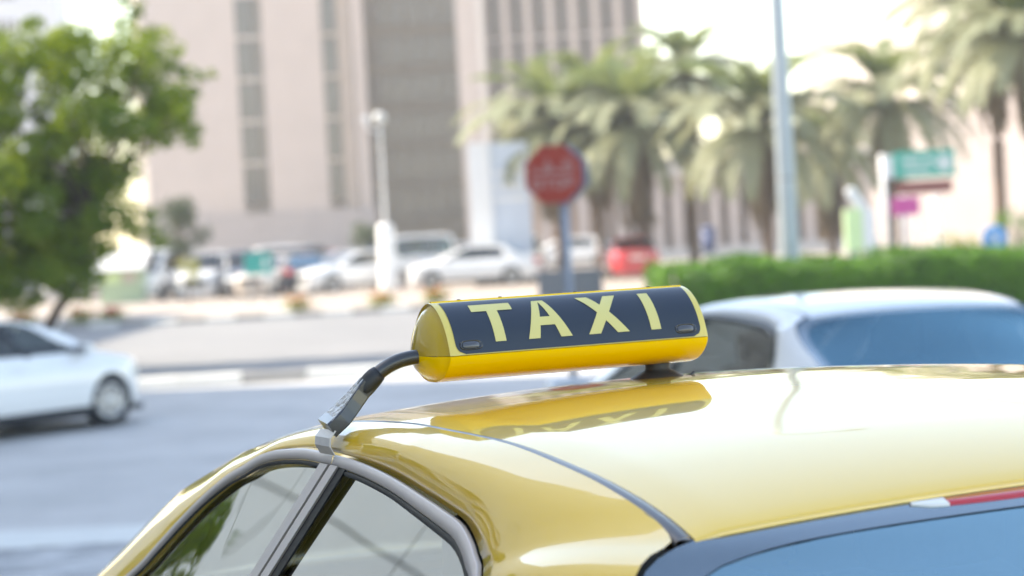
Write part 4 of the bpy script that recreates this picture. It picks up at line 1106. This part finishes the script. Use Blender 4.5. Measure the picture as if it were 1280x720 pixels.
palm(1284, 40, 70, .9, 'date palm cut by the right edge of the picture', 8, (14, 22, 22, 14))
palm(1035, 185, 96, 1.0, 'low date palm between the grey lamp pole and the green road sign', 9, (10, 18, 20, 20))

# hedge
def hedge():
    x0, x1, y0, y1 = at(830, 340, 46).x, 22.0, 46.0, 52.0
    root = empty('hedge', ((x0 + x1) / 2, (y0 + y1) / 2, 0)); tag(root, 'long clipped green hedge behind the pearl white sedan', 'hedge')
    cx, cy_ = root.location.x, root.location.y; rq = random.Random(21)
    def top(x): return 1.17 + .06 * math.sin(x * 1.7) + .05 * math.sin(x * 4.1 + 1) + .03 * math.sin(x * 9.3)
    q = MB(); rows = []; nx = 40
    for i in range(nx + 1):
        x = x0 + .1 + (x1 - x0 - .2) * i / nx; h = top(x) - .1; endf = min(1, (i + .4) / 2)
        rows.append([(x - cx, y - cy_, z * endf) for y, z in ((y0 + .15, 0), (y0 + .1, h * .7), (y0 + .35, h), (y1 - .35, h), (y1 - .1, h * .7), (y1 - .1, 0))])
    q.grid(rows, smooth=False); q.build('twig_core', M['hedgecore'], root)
    lm = MB()
    for _ in range(36000):
        x = rq.uniform(x0, x1); u = rq.random(); h = top(x)
        if u < .38: y = y0 + rq.gauss(.02, .05); z = rq.uniform(.05, h - .1); n_ = Vector((0, -1, .3))
        elif u < .46: y = rq.uniform(y0, y1); x = x0 + rq.gauss(.05, .06); z = rq.uniform(.05, h); n_ = Vector((-1, 0, .3))
        else:
            y = y0 + (y1 - y0) * rq.random() ** 1.6; e = max(0, 1 - (y - y0) / .3); z = h - .12 * e * e + rq.gauss(0, .03); n_ = Vector((0, -.6 * e, 1))
        n_ = n_ + Vector((rq.uniform(-.7, .7), rq.uniform(-.7, .7), rq.uniform(-.5, .7)))
        leafquad(lm, Vector((x - cx, y - cy_, z)), n_, rq.uniform(.08, .14), rq.uniform(.05, .08), rq)
    lm.build('foliage', M['hedge'], root, fix=False)
hedge()

# ------------------------------------------------------------------ street furniture
# stop sign
Ys = 32.0; c_ = at(692, 218, Ys); r_s = .415
st = empty('stop_sign', (c_.x + .12, Ys, 0), 0); tag(st, 'red octagonal stop sign on a grey pole, seen above the taxi sign', 'traffic sign')
zc = c_.z; yaw = R(-16)
MB().tube([(0, .06, 0), (0, .06, zc + .25)], .055, 14).build('pole', M['signback'], st)
def octa(r_, y, thick, xo): 
    m4 = Matrix.Translation((xo, y, zc)) @ Matrix.Rotation(yaw, 4, 'Z') @ Matrix.Rotation(R(90), 4, 'X')
    return [(r_ * math.cos(R(22.5 + 45 * k)), r_ * math.sin(R(22.5 + 45 * k))) for k in range(8)], m4
pg, m4 = octa(r_s, -.03, 0, -.12); pl_o = MB().prism(pg, 0, .012, m4).build('sign_plate', M['signred'], st)
pg, m5 = octa(r_s * 1.0, .15, 0, -.02); MB().prism(pg, 0, .012, m5).build('back_plate', M['signback'], st)
q = MB()
ro, ri = r_s * .985, r_s * .93
for k in range(8):
    a, b_ = R(22.5 + 45 * k), R(67.5 + 45 * k)
    q.add([m4 @ Vector((r_ * math.cos(t), r_ * math.sin(t), .0145)) for r_, t in ((ro, a), (ro, b_), (ri, b_), (ri, a))], [(0, 1, 2, 3)])
# plain lettering: English word below, Arabic word above, as strokes
def pstroke(mb, pts, wd, zo=.016):
    for (x0, y0), (x1, y1) in zip(pts, pts[1:]):
        d = Vector((x1 - x0, y1 - y0, 0)); 
        if d.length < 1e-6: continue
        d.normalize(); nn = Vector((-d.y, d.x, 0)) * wd / 2; e = d * wd * .35
        mb.add([m4 @ (Vector((x0, y0, zo)) - e + nn), m4 @ (Vector((x0, y0, zo)) - e - nn), m4 @ (Vector((x1, y1, zo)) + e - nn), m4 @ (Vector((x1, y1, zo)) + e + nn)], [(0, 1, 2, 3)]); zo += .0004
tq = MB(); H = .115; yb_ = -.175; wd = .034
S_ = lambda x, pts: [(x + a * .11, yb_ + b_ * H) for a, b_ in pts]
pstroke(tq, S_(-.285, [(1, .85), (.8, 1), (.2, 1), (0, .8), (.1, .58), (.9, .42), (1, .2), (.8, 0), (.2, 0), (0, .15)]), wd)
pstroke(tq, S_(-.135, [(0, 1), (1, 1)]), wd); pstroke(tq, S_(-.135, [(.5, 1), (.5, 0)]), wd, .017)
pstroke(tq, S_(.015, [(.2, 0), (0, .25), (0, .75), (.2, 1), (.8, 1), (1, .75), (1, .25), (.8, 0), (.2, 0)]), wd)
pstroke(tq, S_(.165, [(0, 0), (0, 1), (.75, 1), (1, .75), (.75, .45), (0, .45)]), wd)
lo = [(.27, .05), (.26, .12), (.20, .16), (.14, .12), (.14, .05), (.20, .02), (.26, .05), (.24, .02), (.02, .02), (-.02, .06), (-.02, .12), (-.07, .15), (-.12, .11), (-.10, .06), (-.04, .05), (-.02, .04), (-.06, .02), (-.24, .02), (-.28, .05), (-.28, .10)]
lo = [(x, .02 + y * .75) for x, y in lo]; pstroke(tq, lo, .036)
for dx, dy in ((.17, .185), (.23, .185), (-.07, .18)): tq.add([m4 @ Vector((dx + .022 * math.cos(t), dy + .022 * math.sin(t), .016)) for t in [2 * math.pi * k / 8 for k in range(8)]], [tuple(range(8))])
tq.build('sign_lettering', M['signtext'], pl_o, fix=False)
# grey cabinet behind the stop sign
Yc = 52.0; a_, b_ = at(672, 338, Yc), at(752, 336, Yc); cb_ = empty('utility_cabinet', ((a_.x + b_.x) / 2, Yc, 0)); tag(cb_, 'grey roadside utility cabinet behind the taxi sign', 'cabinet')
wc = (b_.x - a_.x) / 2; hc = a_.z - .02
MB().b(-wc, wc, 0, .5, .08, hc - .05).build('cabinet_body', M['box'], cb_); MB().b(-wc - .03, wc + .03, -.04, .54, hc - .049, hc).build('cabinet_lid', M['box'], cb_); MB().b(-wc - .02, wc + .02, -.02, .52, 0, .079).build('concrete_base', M['kerbgrey'], cb_)
for s_ in (-1, 1): MB().b(-wc + .03 if s_ < 0 else .01, -.01 if s_ < 0 else wc - .03, -.018, -.001, .14, hc - .1).build('cabinet_door', M['box'], cb_)
# tall grey lamp pole
Yp = 50.0; b_ = at(988, 330, Yp); lp = empty('lamp_pole', (b_.x, Yp, 0)); tag(lp, 'tall grey tapered steel lamp pole rising from behind the hedge', 'lamp post')
n = 16; MB().tube([(0, 0, 19.0 * i / n) for i in range(n + 1)], [.215 * (1 - .72 * i / n) for i in range(n + 1)], 16).build('pole', M['galv'], lp)
MB().lathe([(.24, 0), (.24, .25), (.22, .3)], 16).build('base_collar', M['galv'], lp)
q = MB(); q.lathe([(.19, 2.75), (.192, 2.75), (.192, 2.86), (.18, 2.86)], 16); q.build('band', M['box'], lp)
ax = empty('lamp_arm'); ax.parent = lp; ax.location = (0, 0, 18.9)
q = MB(); q.tube(crom([(0, 0, 0), (.3, 0, .5), (1.0, 0, .75), (1.8, 0, .8)], 9), .05, 10); q.build('curved_arm', M['galv'], ax)
q = MB(); rbox(q, (2.1, 0, .78), (.4, .16, .08)); q.build('lamp_head', M['galv'], ax)
# globe lamp on a white base
Yg = 86.0; b_ = at(484, 320, Yg); gl_ = empty('globe_lamp', (b_.x, Yg, .12)); tag(gl_, 'white globe street lamp with a thick white base, before the bronze tower', 'lamp post')
tp = at(478, 148, Yg).z - .12
MB().tube([(0, 0, 1.8 + (tp - 1.8) * i / 8) for i in range(9)], [.065 - .025 * i / 8 for i in range(9)], 12).build('pole', M['post'], gl_)
MB().lathe([(0.0, 2.35), (.24, 2.35), (.30, 2.2), (.31, .4), (.36, .3), (.36, 0)], 18).build('base', M['whitebright'], gl_)
q = MB(); q.lathe([(.001, .24)] + [(.24 * math.sin(math.pi * k / 12), .24 * math.cos(math.pi * k / 12)) for k in range(1, 12)] + [(.001, -.24)], 18, 'z', (0, 0, tp)); q.build('globe', M['globe'], gl_)
for s_ in (-1,):
    q = MB(); q.tube([(0, 0, tp - .5), (s_ * .45, 0, tp - .35), (s_ * .5, 0, tp - .1)], .035, 8); rbox(q, (s_ * .5, 0, tp), (.12, .12, .12)); q.build('side_arm', M['post'], gl_)
# white pylon sign
Yw = 86.0; a_ = at(584, 180, Yw); b_ = at(660, 180, Yw); py_ = empty('pylon_sign', (a_.x, Yw, .12), R(0)); tag(py_, 'white pylon sign with a pale blue panel left of the stop sign', 'sign')
wv = b_.x - a_.x; hp = a_.z - .12; pw = at(611, 180, Yw).x - a_.x
MB().b(0, pw, -.35, .35, 0, hp).build('white_pillar', M['whitebright'], py_)
MB().b(pw + .004, wv, -.12, .12, .5, hp - .02).build('panel', M['lightblue'], py_)
MB().b(pw + .004, wv, -.2, .2, 0, .49).build('plinth', M['kerbgrey'], py_)
for k in range(3): MB().b(pw + .12, wv - .15 - .1 * (k % 2), -.135, -.121, hp - 1.2 - k * .45, hp - 1.05 - k * .45).build('printed_line', M['whitebright'], py_)
# teal sign, shelter with teal panels
Yq = 79.0; a_, b_ = at(305, 318, Yq), at(341, 342, Yq); ts = empty('teal_sign', ((a_.x + b_.x) / 2, Yq, .12)); tag(ts, 'small teal road sign on two posts in the far parking row', 'sign')
wv = (b_.x - a_.x) / 2; z1, z0 = a_.z - .12 + .02, b_.z - .12
MB().b(-wv, wv, 0, .05, z0, z1).build('sign_plate', M['teal'], ts)
for s_ in (-.7, .7): MB().tube([(s_ * wv, .09, 0), (s_ * wv, .09, z1 - .05)], .035, 8).build('post', M['galv'], ts)
q = MB(); pts = [(.25, .25), (.5, .5), (.35, .5), (.35, .75), (.15, .75), (.15, .5), (.0, .5)]
q.add([(wv * .2 + x * .5, -.006, z0 + (z1 - z0) * .05 + y * (z1 - z0) * .9) for x, y in pts], [tuple(range(7))]); q.build('arrow_print', M['whitebright'], ts)
Yb = 112.0; a_, b_ = at(352, 310, Yb), at(402, 310, Yb); bs = empty('bus_shelter', (a_.x, Yb, .12)); tag(bs, 'glazed shelter with a dark roof and teal end panels, behind the parked cars', 'bus shelter')
wv = b_.x - a_.x; zt = a_.z - .12
MB().b(-.15, wv + .15, -.5, 1.2, zt - .25, zt).build('roof', M['dark'], bs)
for k in range(4): MB().tube([(wv * k / 3, 1.0, 0), (wv * k / 3, 1.0, zt - .251)], .05, 8).build('post', M['galv'], bs)
MB().b(0.02, .3, -.4, .9, .4, zt - .3).build('end_panel', M['tealblue'], bs); MB().b(wv - .8, wv - .05, .85, .92, .4, zt - .3).build('end_panel', M['tealblue'], bs)
MB().b(.35, wv - .85, .86, .90, .4, zt - .3).build('glass_panel', M['glass_car'], bs)
MB().b(.5, wv - .5, .3, .7, .42, .48).build('bench', M['galv'], bs)
# green kiosk under the tree
Yk = 88.0; a_, b_ = at(120, 318, Yk), at(178, 318, Yk); ks = empty('kiosk', (a_.x, Yk, .12)); tag(ks, 'small pale green kiosk with a white canopy roof right of the tree trunk', 'kiosk')
wv = b_.x - a_.x; zt = a_.z - .12
MB().b(.08, wv - .08, 0, 1.4, 0, zt - .62).build('wall', M['greenwhite'], ks)
q = MB(); q.grid([[(x, y, zt - .6 + .6 * (1 - abs(t)) ** .5) for x in (-.12, wv + .12)] for y, t in ((-.5, 1), (-.2, .6), (.3, .2), (.6, 0), (1.0, .3), (1.6, .9))], smooth=False); q.b(-.12, wv + .12, -.5, 1.6, zt - .615, zt - .601); q.build('canopy_roof', M['whitebright'], ks)
MB().b(.3, wv * .48, -.03, -.004, .75, zt - .75).build('hatch', M['palegreen'], ks); MB().b(wv * .55, wv - .3, -.03, -.004, .75, zt - .75).build('hatch', M['beige'], ks)
# direction signs on the right
Yd = 68.0
a_, b_ = at(1118, 186, Yd), at(1196, 224, Yd); ds = empty('direction_sign', (a_.x, Yd, .12)); tag(ds, 'green road direction sign above a brown plate on white posts', 'road sign')
zz = lambda py, px=1150: at(px, py, Yd).z - .12
xx = lambda px, py=220: at(px, py, Yd).x - a_.x
gp = MB().b(xx(1118), xx(1195), 0, .05, zz(222), zz(188)).build('green_plate', M['signgreen'], ds)
MB().b(xx(1119), xx(1190), 0, .05, zz(242), zz(226)).build('brown_plate', M['signbrown'], ds)
q = MB()
for (x0, x1, y0, y1) in ((1128, 1152, 197, 203), (1156, 1168, 197, 203), (1130, 1164, 209, 214)): q.b(xx(x0), xx(x1), -.008, -.001, zz(y1), zz(y0))
q.build('printed_lines', M['signwhite'], gp)
q = MB(); ccx, ccz = xx(1181), zz(205); q.add([(ccx + .24 * math.cos(t), -.004, ccz + .24 * math.sin(t)) for t in [2 * math.pi * k / 20 for k in range(20)]], [tuple(range(20))]); q.build('printed_disc', M['signwhite'], gp)
for px in (1104, 1127, 1168):
    t_ = 190 if px == 1104 else (245 if px == 1168 else 226)
    MB().tube([(xx(px + 3), .12, 0), (xx(px), .12, zz(t_))], .10 if px != 1104 else .08, 10).build('post', M['post'], ds)
MB().b(xx(1102), xx(1120), .06, .1, zz(221), zz(192)).build('bracket_plate', M['post'], ds)
a2, b2 = at(1114, 247, Yd - 1), at(1150, 268, Yd - 1); ps = empty('pink_sign', (a2.x, Yd - 1, .12)); tag(ps, 'small pink sign plate below the brown plate', 'sign')
MB().b(0, b2.x - a2.x, 0, .04, b2.z - .12, a2.z - .12).build('sign_plate', M['signpink'], ps); MB().tube([(.3, .08, 0), (.3, .08, a2.z - .2)], .05, 8).build('post', M['box'], ps)
# pale green light box with white leaning lamp
Yl = 60.0; a_, b_ = at(1056, 262, Yl), at(1080, 318, Yl); lb = empty('light_box', (a_.x, Yl, 0)); tag(lb, 'pale green and white light box post left of the direction signs', 'sign')
wv = b_.x - a_.x; MB().b(0, wv, 0, .3, b_.z + .1, a_.z).build('green_panel', M['palegreen'], lb)
MB().b(wv + .01, wv + .32, 0, .3, 0, a_.z - .02).build('white_post', M['whitebright'], lb); MB().b(wv * .2, wv * .8, .1, .2, 0, b_.z + .099).build('leg', M['galv'], lb)
q = MB(); rbox(q, (0, 0, 0), (.13, .10, .36), rot=Matrix.Rotation(R(-32), 3, 'Y')); o = q.build('lamp_hood', M['whitebright'], lb); o.location = (wv * .75, .1, a_.z + .22)
# blue round sign behind the hedge
Yr = 54.0; c_ = at(1243, 297, Yr); rs = empty('round_sign', (c_.x, Yr, 0)); tag(rs, 'round pale blue traffic sign just above the hedge on the right', 'traffic sign')
q = MB(); q.lathe([(.001, -.02), (.27, -.02), (.285, -.01), (.285, .01), (.001, .02)], 28, 'y', (0, 0, c_.z)); q.build('sign_disc', M['signblue'], rs); MB().tube([(0, .06, 0), (0, .06, c_.z + .1)], .035, 8).build('post', M['galv'], rs)
q = MB(); tri = [(-.03, .14), (.03, .14), (.03, -.02), (.10, -.02), (0, -.14), (-.10, -.02), (-.03, -.02)]
q.add([(math.cos(.7) * x - math.sin(.7) * y, -.024, c_.z + math.sin(.7) * x + math.cos(.7) * y) for x, y in tri], [tuple(range(7))]); q.build('arrow_print', M['whitebright'], rs)
# dark blue bin by the arcade
c_ = at(886, 300, 100); bn = empty('litter_bin', (c_.x, 100, .12)); tag(bn, 'small dark blue litter bin on a stand by the arcade, left of the lamp pole', 'bin')
MB().lathe([(0, .5), (.26, .5), (.30, 1.35), (.0, 1.35)], 14).build('bucket', M['blue'], bn); MB().lathe([(.0, 1.6), (.32, 1.5), (.32, 1.36), (0, 1.36)], 14).build('lid', M['blue'], bn); MB().tube([(0, 0, 0), (0, 0, .5)], .05, 8).build('stand', M['galv'], bn)

# ------------------------------------------------------------------ haze
hz = MB().b(-300, 300, -90, 290, -1.2, 46).build('haze', None); tag(hz, kind='stuff')
hm = bpy.data.materials.new('haze_air'); hm.use_nodes = True; hn = hm.node_tree; hn.nodes.remove(hn.nodes['Principled BSDF'])
pv = hn.nodes.new('ShaderNodeVolumePrincipled'); pv.inputs['Density'].default_value = 0.0010; pv.inputs['Color'].default_value = (0.94, 0.95, 0.97, 1); pv.inputs['Anisotropy'].default_value = 0.2
hn.links.new(pv.outputs[0], hn.nodes['Material Output'].inputs['Volume']); hz.data.materials.append(hm)
